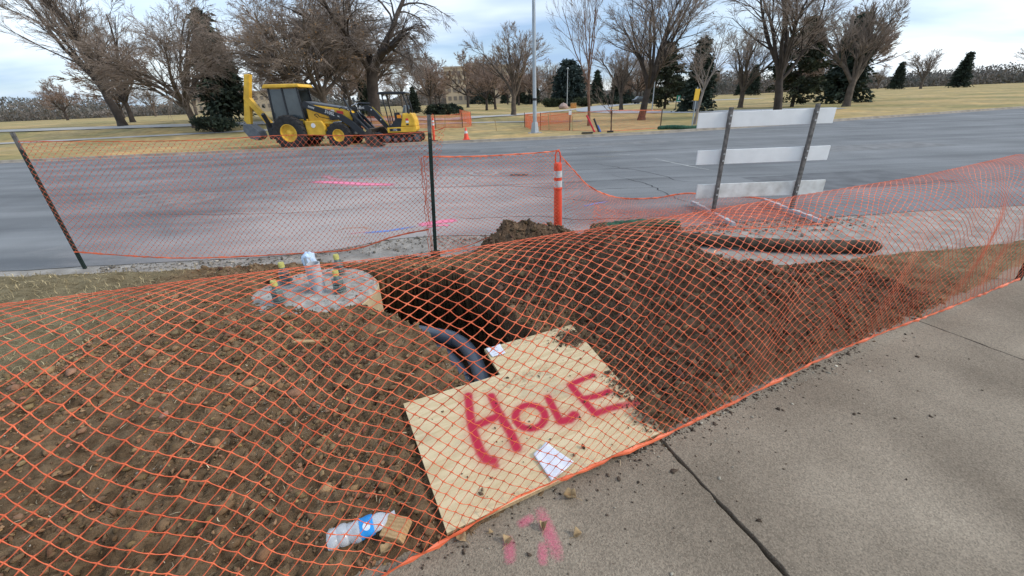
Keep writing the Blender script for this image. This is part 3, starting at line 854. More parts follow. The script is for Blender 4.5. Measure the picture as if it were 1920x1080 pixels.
def net_fence(label, bottom, top, cell=.1, rows=12, width=.0036, thick=.0024, seed=1, belly=.0, bandw=(.006, .009), m=None, group=None, nsec=4, name='safety_net', left_band=False, **kw):
    m = m or M_net
    o = thing(name, label, 'net', tuple(bottom[0]), group=group)
    org = np.array(bottom[0])
    V_, F_, fb_, ft_ = net_mesh(bottom, top, cell, rows, width, thick, seed, belly, nsec=nsec, **kw)
    link('netting', np_mesh('netting', V_ - org, F_), m, o)
    L = sum((Vector(a) - Vector(b)).length for a, b in zip(top[:-1], top[1:]))
    for nm, f, r in (('top_band', ft_, bandw[0]), ('bottom_band', fb_, bandw[1])):
        if r <= 0: continue
        n = int(L / .05)
        pts, rad = wavy(f, n, r, r * .35, seed + 5)
        pts = [tuple(np.array(p) - org) for p in pts]
        mb = MB(); P = [Vector(p) for p in pts]; vs_ = []
        rr = random.Random(seed + 9)
        for k, p in enumerate(P):
            d = (P[min(k + 1, n)] - P[max(k - 1, 0)]).normalized(); a = rr.uniform(-.5, .5)
            up = Vector((0, 0, 1)); sd = d.cross(up).normalized()
            w1 = (up * math.cos(a) + sd * math.sin(a)) * rad[k]; w2 = (sd * math.cos(a) - up * math.sin(a)) * rad[k] * .35
            vs_ += [p + w1, p + w2, p - w1, p - w2]
        fs = [(4 * k + i_, 4 * k + (i_ + 1) % 4, 4 * k + 4 + (i_ + 1) % 4, 4 * k + 4 + i_) for k in range(n) for i_ in range(4)]
        mb.add(vs_, fs).obj(nm, m, o)
    if left_band:
        p0, p1 = np.array(bottom[0]), np.array(top[0]); mb = MB(); rr = random.Random(2)
        for j in range(3):
            pts = [tuple((p0 + (p1 - p0) * k / 24 - org) + np.array([rr.uniform(-.012, .012) - .018 * j, rr.uniform(-.01, .01), 0])) for k in range(25)]
            mb.tube(pts, .0035, 4)
        mb.obj('side_band', m, o)
    return o
# near fence standing along the sidewalk, between the camera and the pit
NB = [(-3.4, -.62), (-2.4, -.10), (-1.2, .56), (-.4, 1.010), (-.04, 1.215), (.33, 1.375), (.76, 1.560), (1.1, 1.71), (2.2, 2.20), (3.4, 2.72), (4.6, 3.25)]
NT = [(-3.4, .42, 1.17), (-2.4, .68, 1.185), (-1.2, .97, 1.20), (-.6, 1.122, 1.20), (-.1, 1.236, 1.20), (.233, 1.35, 1.20), (.813, 1.564, 1.20), (1.6, 1.88, 1.19), (3.0, 2.47, 1.17), (4.6, 3.25, 1.17)]
NPROF = [(0, 0), (.0, .30), (.005, .60), (.03, .82), (.10, .985), (.20, 1.075), (.31, 1.105), (.37, 1.10)]
nzb = [.03, .03, .035, .03, .042, .042, .042, .05, .10, .06, .03]
net_fence('tall orange diamond mesh safety net along the sidewalk edge, in front of the board', [(x, y, z) for (x, y), z in zip(NB, nzb)], NT,
          .069, 25, .0030, .0024, 11, belly=.0, bandw=(0, .0105), nsec=4, prof_pts=NPROF)

# posts that carry the ends of the near net
def t_post(label, base, top, plate=True, green=True):
    t = thing('steel_post', label, 'post', base)
    b, p = Vector((0, 0, 0)), Vector(top) - Vector(base)
    mid = p * .885
    def tee(a, c, m, nm):
        mb = MB(); mb.bar(a, c, .040, .006, up=(0, 1, 0)); o2 = Vector((0, .016, 0)); mb.bar(a + o2, c + o2, .006, .028, up=(0, 1, 0))
        return mb.obj(nm, m, t)
    tee(p.normalized() * -.25, mid, M_tgreen, 'post')
    tee(mid, p, M_tgrey, 'bare_top')
    for k in range(20):
        q = p * (.08 + .86 * k / 20); MB().box((q.x, q.y - .006, q.z), (.014, .010, .012)).obj('stud', M_tgreen if k < 18 else M_tgrey, t)
    if plate:
        q = p.normalized() * .03
        m = MB().prism([(-.055, -.10), (.055, -.10), (.058, .055), (.02, .060), (-.02, .060), (-.058, .055)], -.004, .004, 'XZ'); o = m.obj('anchor_plate', M_olive, t, bevel=.002)
        o.location = (q.x, -.012, q.z); o.rotation_euler = (0, 0, .15)
    return t
t_post('dark green steel post with bare grey top and anchor plate at the gutter', (-.897, 4.52, 0), (-.787, 4.52, 1.562))
t_post('green steel post carrying the right end of the near net', (4.63, 3.27, 0), (4.63, 3.27, 1.45), False)
t_post('green steel post carrying the left end of the near net', (-3.43, .1, 0), (-3.43, .3, 1.45), False)
t_post('green steel post carrying the left end of the roadside net', (-5.2, 4.62, 0), (-5.22, 4.62, 1.55), False)

# roadside nets
net_fence('orange net hung from the green post across the left of the road', [(-5.2, 4.6, .22), (-4.0, 4.68, .06), (-2.5, 4.78, .03), (-1.9, 4.72, .08), (-1.4, 4.62, .24), (-.95, 4.57, .33)],
          [(-5.2, 4.62, 1.46), (-3.6, 4.70, 1.40), (-2.4, 4.72, 1.41), (-1.6, 4.60, 1.385), (-.80, 4.57, 1.40), (-.62, 4.55, 1.45)], .067, 20, .0026, .0022, 21, belly=.02, bandw=(.004, .009), nsec=4)
net_fence('orange net stretched between the green post and the orange tube', [(-.935, 4.57, .02), (-.55, 4.72, .05), (-.1, 4.98, .14), (.3, 5.12, .18), (.655, 5.25, .12)],
          [(-.91, 4.57, 1.145), (-.4, 4.72, 1.11), (.1, 4.98, 1.085), (.5, 5.17, 1.075), (.66, 5.25, 1.085)], .067, 20, .0026, .0022, 22, belly=.02, bandw=(.008, .007), nsec=4, left_band=True)
net_fence('slumped orange net drooping from the orange tube onto the road', [(.69, 5.22, .03), (1.0, 5.05, .02), (1.5, 5.02, .02), (2.1, 5.0, .03), (2.8, 5.05, .03), (3.6, 5.1, .02), (4.4, 5.2, .02)],
          [(.68, 5.27, 1.02), (.88, 5.45, .80), (1.15, 5.75, .53), (1.5, 6.0, .33), (1.9, 6.3, .20), (2.4, 6.45, .16), (2.9, 6.5, .20), (3.6, 6.5, .14), (4.4, 6.4, .05)], .067, 20, .0026, .0022, 23, belly=.05, bandw=(.011, .007), nsec=4, jitter=.5)
net_fence('bunched orange net heap lying flat on the road beside the gutter', [(1.1, 5.42, .05), (1.6, 5.35, .06), (2.3, 5.28, .08), (3.0, 5.35, .07), (4.0, 5.5, .05)],
          [(1.2, 5.75, .32), (1.7, 5.95, .12), (2.3, 6.0, .10), (3.0, 6.05, .09), (4.0, 6.1, .06)], .067, 10, .0026, .002, 24, belly=.06, bandw=(0, 0), nsec=3, jitter=1.6)

# ---- orange delineator tubes
def tube_post(label, loc, h, base=True, lean=0.0, n=28):
    t = thing('delineator_tube', label, 'delineator', loc, group='orange delineator tubes')
    t.rotation_euler = (0, lean, 0)
    k = h / 1.07
    MB().lathe([(.053, 0), (.056, .05 * k), (.054, .52 * k), (.051, .54 * k), (.051, .60 * k), (.058, .605 * k), (.058, .62 * k), (.053, .625 * k), (.052, .84 * k), (.052, .90 * k), (.044, .925 * k), (.022, .935 * k)], n).obj('tube', M_orange, t, smooth=True)
    for z0, z1 in ((.635, .715), (.755, .835)):
        MB().lathe([(.0545, z0 * k), (.0545, z1 * k)], n, cap=False).obj('reflective_band', M_refl, t, smooth=True)
    pts = [(.030 * c, 0, z * k) for c, z in ((-1, .915), (-1.05, .96), (-1.0, 1.02), (-.75, 1.055), (0, 1.07), (.75, 1.055), (1, 1.02), (1.05, .96), (1, .915))]
    MB().tube(pts, .0095, 8).obj('handle', M_orange, t, smooth=True)
    if base: MB().lathe([(.20, -.01), (.20, .03), (.16, .05), (.06, .06)], 8).obj('base', M_black, t, bevel=.004)
tube_post('orange delineator tube with looped handle behind the small dirt heap', (.661, 5.30, -.03), 1.10, lean=-.012)
tube_post('orange delineator tube across the road, right of the mini excavator', (-3.45, 20.45, .07), 1.20, lean=.05)

# ---- traffic cone
cn = thing('traffic_cone', 'orange traffic cone with white collar at the far kerb', 'cone', (-1.88, 20.32, .10))
MB().box((0, 0, .015), (.30, .30, .03)).obj('base', M_orange, cn, bevel=.01)
MB().lathe([(.115, .03), (.030, .50), (.022, .51)], 20).obj('cone', M_orange, cn, smooth=True)
MB().lathe([(.0745, .27), (.055, .375)], 20, cap=False).obj('collar', M_refl, cn, smooth=True)
cn.scale = (1.12, 1.12, 1.05)

# ---- barricade seen from its white back
M_galvb = mat('bolt_steel', (.45, .45, .45), .45, .2, 9, metal=.6)
bq = thing('barricade', 'three-board road barricade standing right of the slumped net', 'barricade', (2.6, 5.8, 0))
M_board_b = mat('soiled_white_board', (.74, .72, .66), .55, .25, 6, color2=(.82, .82, .78))
for x0, z0, z1, m in ((-.01, 1.232, 1.424, M_white), (.055, .75, .942, M_white), (.125, .275, .475, M_board_b)):
    b_ = MB().box((x0 + .92, 0, (z0 + z1) / 2), (1.84, .022, z1 - z0)).obj('rail_board', m, bq, bevel=.004)
    for k in range(6):   # stripes on the traffic side
        xx = x0 + .13 + k * .26
        MB().prism([(xx, z0 + .004), (xx + .13, z0 + .004), (xx + .13 + (z1 - z0) * .9, z1 - .004), (xx + (z1 - z0) * .9, z1 - .004)], .0125, .0145, 'XZ').obj('orange_stripe', M_orange, b_)
for x in (.40, 1.55):
    MB().box((x, -.035, .76), (.045, .045, 1.44)).obj('upright', M_tgrey, bq, bevel=.004)
    for zb in (.33, .42, .80, .89, 1.28, 1.38): MB().lathe([(.014, -.066), (.014, -.057)], 6, loc=(x, 0, zb), axis='Y').obj('bolt', M_galvb, bq)
    MB().box((x, .03, .055), (.05, 1.32, .05)).obj('foot', M_pvc_lt, bq, bevel=.004)
    for yy in (-.42, -.2, .28, .5):
        MB().box((x, yy, .083), (.054, .05, .008)).obj('foot_clip', M_refl, bq)

# ---- erosion wattles (green sock rolls)
M_wattle = mat('green_wattle_sock', (.030, .075, .045), .85, .5, 18, .8, 90, color2=(.05, .14, .085))
M_watt2 = mat('muddy_wattle_sock', (.040, .042, .030), .9, .6, 9, 1.0, 60, color2=(.12, .09, .06))
def wattle(label, pts, r, m, seed, loc):
    rr = random.Random(seed); P = catmull(pts, 8); o = Vector(loc)
    rad = [r * rr.uniform(.90, 1.08) for _ in P]; rad[0] = rad[-1] = r * .35; rad[1] = r * .8; rad[-2] = r * .8
    ob = MB().tube([p - o for p in P], rad, 12).obj('erosion_wattle', m, None, smooth=True); ob.location = loc
    return tag(ob, label, 'wattle')
wattle('dark green wattle roll lying in the gutter behind the soil heap', [(1.08, 5.20, .06), (1.35, 5.20, .075), (1.7, 5.24, .08), (2.05, 5.26, .075), (2.3, 5.20, .06)], .078, M_wattle, 1, (1.1, 5.0, 0))
wattle('mud-covered wattle roll crossing the gutter at the right of the heap', [(1.62, 4.82, .05), (1.95, 4.72, .07), (2.35, 4.56, .07), (2.9, 4.35, .06), (3.5, 4.2, .06), (4.1, 4.15, .05)], .072, M_watt2, 2, (1.62, 4.8, 0))
wattle('green wattle roll snaking along the far kerb near the yellow sign', [(7.9, 22.3, .14), (8.4, 22.1, .18), (8.9, 21.75, .17), (9.3, 21.7, .14), (9.9, 21.75, .13)], .10, M_wattle, 3, (8.0, 22, 0))

# ---- crushed water bottle and wood block
M_pet = mat('clear_crushed_plastic', (.80, .85, .90), .16, .05, 20, spec=.6)
N_, L_, B_ = nd(M_pet); B_.inputs['Alpha'].default_value = .52
M_blue = mat('blue_label', (.03, .30, .72), .4, .1, 20)
M_lblw = mat('pale_label_print', (.70, .80, .90), .45, .08, 20)
bt = thing('plastic_bottle', 'crushed clear water bottle with blue label beside the wood block', 'bottle', (-.785, 1.045, .062), R(27))
prof = [(.004, 0), (.027, .002), (.033, .012), (.033, .03), (.030, .034), (.033, .040), (.0335, .062), (.0305, .066), (.0335, .072), (.033, .108), (.032, .150), (.031, .165), (.022, .185), (.014, .200), (.0125, .206), (.0125, .222), (.003, .223)]
def crumple(mb, amp):
    out = []
    for x, y, z in mb.v:
        k = 1 + amp * math.sin(x * 70 + 3 * math.atan2(z, y)) * math.sin(2 * math.atan2(z, y) + x * 40) + amp * .5 * math.sin(x * 150)
        fl = .72 + .2 * math.sin(x * 26)
        out.append((x, y * k * 1.05 + .006 * math.sin(x * 30), z * k * fl + .004 * math.sin(x * 45 + 1)))
    mb.v = out; return mb
fine = []
for (r0, z0), (r1, z1) in zip(prof[:-1], prof[1:]):
    n = max(1, int((z1 - z0) / .006))
    fine += [(r0 + (r1 - r0) * k / n, z0 + (z1 - z0) * k / n) for k in range(n)]
fine.append(prof[-1])
crumple(MB().lathe(fine, 26, axis='X'), .10).obj('bottle', M_pet, bt, smooth=True)
lb = [(.0352, .106 + .004 * k) for k in range(12)]
crumple(MB().lathe(lb, 26, axis='X', cap=False), .08).obj('label_wrap', M_blue, bt, smooth=True)
cc = MB()
disc = [(0, 0)] + [(.0125 * math.cos(a * math.pi / 8), .013 * math.sin(a * math.pi / 8)) for a in range(16)]
vs_ = []
for dx, s_ in disc:
    an = R(64) + s_ / .0352
    vs_.append((.128 + dx, -.0368 * math.cos(an) * 1.0, .0368 * math.sin(an)))
cc.add(vs_, [(0, k + 1, (k + 1) % 16 + 1) for k in range(16)])
crumple(cc, .08).obj('label_emblem', M_lblw, bt)
bt.scale = (1.22, 1.25, 1.25)
bt.rotation_euler = (0, R(-3), R(24))

M_block = mat('cut_softwood', (.52, .34, .17), .8, .12, 6, .3, 90)
N_, L_, B_ = nd(M_block)
tc = N_.new('ShaderNodeTexCoord'); base = B_.inputs['Base Color'].links[0].from_socket
wv = N_.new('ShaderNodeTexWave'); wv.inputs['Scale'].default_value = 20; wv.inputs['Distortion'].default_value = 4.5; wv.bands_direction = 'Y'
L_.new(tc.outputs['Object'], wv.inputs['Vector'])
rp = N_.new('ShaderNodeValToRGB'); rp.color_ramp.elements[0].color = (.86, .82, .76, 1); rp.color_ramp.elements[1].color = (1.05, 1.05, 1.04, 1)
L_.new(wv.outputs[0], rp.inputs[0])
mx = N_.new('ShaderNodeMix'); mx.data_type = 'RGBA'; mx.blend_type = 'MULTIPLY'; mx.inputs[0].default_value = 1
L_.new(base, mx.inputs[6]); L_.new(rp.outputs[0], mx.inputs[7]); L_.new(mx.outputs[2], B_.inputs['Base Color'])
blk = MB().box((0, 0, 0), (.098, .088, .045)).obj('wood_block', M_block, None, bevel=.003)
blk.location = (-.522, 1.098, .060); blk.rotation_euler = (R(12), R(-7), R(-17))
tag(blk, 'short sawn offcut of pale lumber beside the crushed bottle', 'wood block')
stk = MB().prism([(-.14, -.018), (.05, -.02), (.10, .004), (-.14, .022)], -.006, .006).obj('wood_splinter', M_block, None, bevel=.002)
stk.location = (-1.50, 2.55, .10); stk.rotation_euler = (0, R(-5), R(-8)); tag(stk, 'pale pointed wood stake lying on the soil at left', 'stake')
stk2 = MB().prism([(-.035, -.005), (.04, -.006), (.042, .004), (-.03, .006)], -.003, .003).obj('wood_splinter', M_block, None)
stk2.location = (-1.0, 2.62, .11); stk2.rotation_euler = (0, R(-5), R(25)); tag(stk2, 'small pale wood chip on the soil near the pit edge', 'wood chip')

# ---- dry leaves on the walk
M_leaf = mat('dry_leaf', (.40, .28, .15), .85, .25, 30)
def leaf(label, x, y, z, s, rz, seed, curl):
    rr = random.Random(seed); n = 9; vs_ = []
    for k in range(n + 1):
        t = k / n; w = math.sin(math.pi * t ** .8) * .38 * (1 + .25 * math.sin(9 * t + seed)) + .02
        for j in (-1, -.5, 0, .5, 1):
            vs_.append(((t - .5) * s, j * w * s, s * (curl * (j * j) * w * 1.4 + .08 * math.sin(t * 7 + seed) + rr.uniform(-.02, .02)) + .004))
    fs = [(k * 5 + j, k * 5 + j + 1, k * 5 + 6 + j, k * 5 + 5 + j) for k in range(n) for j in range(4)]
    t_ = thing('dry_leaf', label, 'leaf', (x, y, z), rz, group='dry leaves on the sidewalk')
    o = MB().add(vs_, fs).obj('blade', M_leaf, t_, smooth=True); sm = o.modifiers.new('solid', 'SOLIDIFY'); sm.thickness = .0008
    MB().tube([(-.5 * s, 0, .004), (-.75 * s, .05 * s, .008), (-.95 * s, .14 * s, .004)], .0011, 5).obj('stalk', M_leaf, t_)
leaf('long curled dry leaf on the sidewalk below the paper sheet', .224, 1.251, .004, .060, 2.9, 1, 1.3)
leaf('upright curled dry leaf at the top of the pink paint', .092, 1.115, .004, .040, 1.5, 2, 1.5)
leaf('torn pale dry leaf right of the pink paint', .232, 1.075, .004, .042, .5, 3, 1.0)
leaf('small dry leaf at the left of the pink paint', -.058, 1.062, .004, .045, 1.1, 4, .9)
leaf('tiny dry leaf fragment near the net band', -.130, 1.100, .004, .022, .3, 5, .8)
leaf('brown leaf tucked under the corner of the board', -.255, 1.078, .006, .050, 2.7, 6, .6)
leaf('pale dry leaf with stalk on the soil below the wood block', -.535, 1.012, .055, .055, .7, 7, .9)

# ---- spray marks on the sidewalk and the road: thin sheets of paint with speckled edges
def paint_mat(name, color, dens=.5, scale=14, soft=.28, amax=.92):
    m = bpy.data.materials.new(name); m.use_nodes = True
    N, L = m.node_tree.nodes, m.node_tree.links; b = N['Principled BSDF']
    b.inputs['Base Color'].default_value = (*color, 1); b.inputs['Roughness'].default_value = .8
    uv = N.new('ShaderNodeUVMap'); sx = N.new('ShaderNodeSeparateXYZ'); L.new(uv.outputs[0], sx.inputs[0])
    tc = N.new('ShaderNodeTexCoord')
    nz = N.new('ShaderNodeTexNoise'); nz.inputs['Scale'].default_value = scale; nz.inputs['Detail'].default_value = 8; nz.inputs['Roughness'].default_value = .75
    L.new(tc.outputs['Object'], nz.inputs['Vector'])
    # v in 0..1 across, u 0..1 along: parabola falloff both ways
    def para(o):
        a = N.new('ShaderNodeMath'); a.operation = 'SUBTRACT'; a.inputs[0].default_value = 1.0; L.new(o, a.inputs[1])
        b_ = N.new('ShaderNodeMath'); b_.operation = 'MULTIPLY'; L.new(o, b_.inputs[0]); L.new(a.outputs[0], b_.inputs[1])
        c = N.new('ShaderNodeMath'); c.operation = 'MULTIPLY'; c.inputs[1].default_value = 4; c.use_clamp = True; L.new(b_.outputs[0], c.inputs[0]); return c.outputs[0]
    pu, pv = para(sx.outputs[0]), para(sx.outputs[1])
    pw = N.new('ShaderNodeMath'); pw.operation = 'POWER'; pw.inputs[1].default_value = .35; L.new(pu, pw.inputs[0])
    e = N.new('ShaderNodeMath'); e.operation = 'MULTIPLY'; L.new(pw.outputs[0], e.inputs[0]); L.new(pv, e.inputs[1])
    s_ = N.new('ShaderNodeMath'); s_.operation = 'MULTIPLY_ADD'; s_.inputs[1].default_value = .75; L.new(e.outputs[0], s_.inputs[0]); L.new(nz.outputs[0], s_.inputs[2])
    mr = N.new('ShaderNodeMapRange'); mr.inputs[1].default_value = 1.02 - dens * .4; mr.inputs[2].default_value = 1.02 + soft - dens * .4; mr.inputs[4].default_value = amax; L.new(s_.outputs[0], mr.inputs[0])
    L.new(mr.outputs[0], b.inputs['Alpha'])
    return m
def mark(parent, pts, w, m, z=.004, name='paint_mark'):
    P = [Vector(p) for p in pts]; n = len(P); vs_ = []; uvs = []
    L = [0]
    for k in range(n - 1): L.append(L[-1] + (P[k + 1] - P[k]).length)
    for k, p in enumerate(P):
        d = (P[min(k + 1, n - 1)] - P[max(k - 1, 0)]).normalized(); nr = Vector((-d.y, d.x))
        for s in (-.5, .5):
            q = p + nr * w * s; vs_.append((q.x, q.y, z)); uvs.append((L[k] / L[-1], s + .5))
    fs = [(2 * k, 2 * k + 2, 2 * k + 3, 2 * k + 1) for k in range(n - 1)]
    me = bpy.data.meshes.new(name); me.from_pydata(vs_, [], fs); me.update()
    ul = me.uv_layers.new(name='UVMap')
    for lp in me.loops: ul.data[lp.index].uv = uvs[lp.vertex_index]
    return link(name, me, m, parent)
PK_W = paint_mat('pink_spray_walk', (.92, .17, .30), .38, 110, .8, .8)
PK = paint_mat('pink_spray', (.90, .24, .38), 1.0, 6, .5)
PKF = paint_mat('pink_spray_faded', (.75, .30, .36), .5, 7, .6, .7)
BL = paint_mat('blue_spray', (.14, .28, .66), .6, 9, .5)
GN = paint_mat('green_spray', (.28, .52, .38), .5, 9, .6, .7)
YL = paint_mat('pale_yellow_spray', (.55, .50, .36), .45, 5, .6, .6)
OR = paint_mat('orange_spray', (.66, .30, .15), .45, 7, .6, .6)
WH = paint_mat('white_line_paint', (.62, .62, .58), .6, 4, .6, .75)
DK = paint_mat('tar_crack', (.03, .03, .032), .5, 4, .5, .8)
PT = paint_mat('patch_brown', (.07, .05, .045), .75, 4)
mark(walk, [(.075, 1.22), (.10, 1.14), (.118, 1.08), (.135, 1.02), (.14, .96)], .10, PK_W, .008)
mark(walk, [(.085, 1.06), (.08, 1.0), (.075, .95)], .07, PK_W, .0085)
mark(walk, [(-.062, 1.09), (-.052, 1.04), (-.05, .96)], .08, PK_W, .008)
mark(walk, [(-.02, 1.12), (.03, 1.15), (.06, 1.17)], .07, PK_W, .0085)
mark(road, [(-5.2, 11.6), (-4.6, 10.8), (-4.0, 10.2)], .40, PKF)
mark(road, [(-5.0, 10.45), (-4.1, 10.1), (-3.4, 9.75), (-2.6, 9.5)], .42, PK, .0045)
mark(road, [(-4.2, 9.75), (-3.6, 9.6), (-3.1, 9.5)], .22, PKF, .005)
mark(road, [(-4.0, 10.7), (-3.2, 10.45)], .22, PKF, .004)
mark(road, [(-1.4, 5.96), (-1.1, 6.08), (-.82, 6.18)], .28, PK)
mark(road, [(-1.25, 5.82), (-1.0, 5.9), (-.9, 5.85)], .12, PK, .0045)
mark(road, [(-1.15, 5.68), (-1.0, 5.72)], .10, PKF, .005)
mark(road, [(-2.15, 5.64), (-1.75, 5.72), (-1.40, 5.90)], .15, BL)
mark(road, [(-2.35, 5.62), (-2.05, 5.72)], .10, PKF, .0045)
mark(road, [(-2.62, 5.72), (-2.5, 5.95), (-2.2, 5.95), (-2.0, 5.75)], .12, OR, .004)
mark(road, [(-2.4, 5.45), (-2.0, 5.5)], .10, YL, .004)
mark(road, [(-1.55, 10.35), (-1.2, 10.3), (-.9, 10.18)], .16, GN)
mark(road, [(1.25, 6.72), (1.5, 6.88), (1.78, 7.02)], .09, BL)
mark(road, [(4.25, 12.3), (4.45, 11.3), (4.65, 10.5), (4.9, 9.6)], .10, WH)
mark(road, [(2.3, 13.35), (3.1, 13.0), (3.6, 12.9)], .12, YL)
mark(road, [(3.45, 13.7), (4.1, 12.85)], .10, WH, .0045)
mark(road, [(3.2, 14.2), (4.2, 14.1)], .12, YL, .0045)
mark(road, [(2.0, 15.5), (2.8, 15.9)], .14, WH)
mark(road, [(-6.2, 12.8), (-4.4, 12.3)], .22, YL); mark(road, [(-3.8, 12.0), (-2.4, 12.1), (-1.6, 12.2)], .14, YL); mark(road, [(-6.4, 14.8), (-5.6, 14.6)], .2, BL)
mark(road, [(-5.8, 10.4), (-4.9, 10.5)], .16, OR)
mark(road, [(1.0, 12.6), (1.6, 12.5)], .12, YL)
mark(road, [(8.6, 19.0), (11.5, 19.6), (14.0, 20.2)], .14, WH)
mark(road, [(-1.2, 14.3), (.6, 14.2)], .16, WH, .0042); mark(road, [(5, 17.5), (9, 18.0)], .12, WH, .0042)
for c in ([(2.3, 11.9), (2.9, 10.7), (3.35, 9.9), (3.55, 9.1), (3.7, 8.5), (4.3, 8.3)], [(2.4, 9.9), (2.6, 9.2), (2.85, 8.5), (2.95, 7.7), (3.02, 6.9), (3.3, 6.4)],
          [(-2.6, 8.7), (-.4, 8.9), (1.3, 8.2), (3.6, 7.9)], [(-1.0, 6.5), (-.6, 6.2), (.2, 6.25), (1.2, 5.9), (2.8, 5.9)], [(.2, 7.9), (1.3, 7.2), (1.9, 6.9)], [(-7, 7.5), (-4.2, 7.1), (-2.4, 7.3)], [(3.4, 11.9), (5.2, 10.9), (7.2, 10.6)]):
    rr = random.Random(int(c[0][0] * 100)); f, L = curve_fn([(x, y, 0) for x, y in c])
    mark(road, [(float(f(np.array(t))[0]) + rr.uniform(-.05, .05), float(f(np.array(t))[1]) + rr.uniform(-.05, .05)) for t in np.linspace(0, 1, 26)], .05, DK, .0036, 'tar_crack')
M_patch_a = mat('older_asphalt_patch', (.135, .138, .142), .85, .2, 3, .4, 120); M_patch_b = mat('pale_asphalt_patch', (.20, .198, .195), .85, .2, 3, .4, 120)
for k, (pl_, m_) in enumerate((([(5.2, 7.2), (8.4, 7.5), (8.2, 9.0), (5.0, 8.7)], M_patch_a), ([(-8.6, 8.2), (-6.4, 8.0), (-6.2, 9.4), (-8.5, 9.7)], M_patch_b), ([(.8, 16.2), (6.5, 16.5), (6.4, 17.2), (.8, 17.0)], M_patch_b), ([(9.5, 12.0), (13.5, 12.4), (13.3, 13.6), (9.4, 13.2)], M_patch_b), ([(-5, 15.5), (-1, 15.6), (-1, 16.4), (-5, 16.3)], M_patch_a))):
    q = random.Random(k); out_ = []
    for j in range(4):
        a, b = pl_[j], pl_[(j + 1) % 4]
        out_ += [(a[0] + (b[0] - a[0]) * t / 14 + q.gauss(0, .02), a[1] + (b[1] - a[1]) * t / 14 + q.gauss(0, .02)) for t in range(14)]
    MB().add([(x, y, .0026) for x, y in out_], [tuple(range(len(out_)))]).obj('asphalt_patch', m_, road)
TY = paint_mat('tyre_rubber_mark', (.05, .05, .052), .25, 2.5, .9, .45)
for off in (0, 1.6):
    for y0, y1, x0, x1 in ((13.0, 14.6, -9, 12), (9.6, 8.6, -10, 9)):
        mark(road, [(x0 + (x1 - x0) * t / 20, y0 + off + (y1 - y0) * (t / 20) + .15 * math.sin(t * .5)) for t in range(21)], .34, TY, .0031, 'tyre_mark')
mark(road, [(.05, 10.25), (.30, 10.2), (.52, 10.15)], .38, PT, .005, 'patch')

# ---- manhole
M_iron = mat('manhole_iron', (.38, .36, .35), .6, .2, 14, metal=.3)
mh = thing('manhole_cover', 'round pale manhole cover in the road beyond the net', 'manhole cover', (-.60, 10.66, .003))
MB().lathe([(.40, 0), (.40, .008), (.345, .009)], 40, cap=False).obj('ring', mat('manhole_collar', (.36, .34, .32), .9, .2, 6), mh)
MB().lathe([(.335, 0), (.335, .010), (.001, .010)], 40).obj('cover', M_iron, mh)
for k in range(-4, 5):
    w = math.sqrt(max(0, .29 ** 2 - (k * .062) ** 2))
    MB().box((0, k * .062, .0125), (2 * w, .022, .006)).obj('tread_rib', M_iron, mh)

# ---- clods, stubble and chips (too many to count)
def ico():
    t = (1 + 5 ** .5) / 2
    v = np.array([(-1, t, 0), (1, t, 0), (-1, -t, 0), (1, -t, 0), (0, -1, t), (0, 1, t), (0, -1, -t), (0, 1, -t), (t, 0, -1), (t, 0, 1), (-t, 0, -1), (-t, 0, 1)], float)
    f = np.array([(0, 11, 5), (0, 5, 1), (0, 1, 7), (0, 7, 10), (0, 10, 11), (1, 5, 9), (5, 11, 4), (11, 10, 2), (10, 7, 6), (7, 1, 8), (3, 9, 4), (3, 4, 2), (3, 2, 6), (3, 6, 8), (3, 8, 9), (4, 9, 5), (2, 4, 11), (6, 2, 10), (8, 6, 7), (9, 8, 1)])
    return v / np.linalg.norm(v[0]), f
ICO_V, ICO_F = ico()
def scatter_lumps(name, label, cat, pos, rad, tint, m, seed, flat=.75):
    rg = np.random.default_rng(seed); n = len(pos)
    k = np.clip(1 + rg.normal(0, .38, (n, 12, 1)), .3, 1.9); sc_ = rg.uniform(.6, 1.4, (n, 1, 3)); sc_[:, :, 2] *= flat
    v = ICO_V[None] * k * sc_ * rad[:, None, None]
    a = rg.uniform(0, 6.28, n); c, s = np.cos(a), np.sin(a)
    x = v[:, :, 0] * c[:, None] - v[:, :, 1] * s[:, None]; y = v[:, :, 0] * s[:, None] + v[:, :, 1] * c[:, None]
    V_ = np.stack([x, y, v[:, :, 2]], -1) + pos[:, None, :]
    F_ = (ICO_F[None] + (np.arange(n) * 12)[:, None, None]).reshape(-1, 3)
    me = np_mesh(name, V_.reshape(-1, 3), F_)
    cattr(me, 'tint', np.repeat(tint, 12, 0))
    o = link(name, me, m); o['kind'] = 'stuff'; o['label'] = label; o['category'] = cat
    return o
M_clod = mat('clod_earth', (1, 1, 1), .95, .22, 60, .5, 160, spec=.1, attr='tint')
rg = np.random.default_rng(99)
def soil_points(n, x0, x1, y0, y1, seed, dens=None):
    g_ = np.random.default_rng(seed)
    x = g_.uniform(x0, x1, n); y = g_.uniform(y0, y1, n)
    z, dk_, gr_, pt_ = soil(x, y)
    bd = poly_sd(x, y, [ply_w(*p) for p in PLY])
    fd = np.hypot(x - FOOT_C[0], y - FOOT_C[1]) - FOOT_R
    lt = (np.hypot(x + .52, y - 1.10) < .095) | ((np.abs((y - 1.045) - (x + .785) * .445) < .06) & (x > -.84) & (x < -.50))   # bottle and block lie here
    ok = (z > -.015) & ~lt & (bd > .012) & (fd > .0) & (pt_ < .2)
    return x[ok], y[ok], z[ok], dk_[ok], gr_[ok]
xx, yy, zz, dk_, gr_ = soil_points(100000, -3.6, 3.6, .55, 4.9, 5)
cl_ = fbm(xx, yy, 2.2, 3)
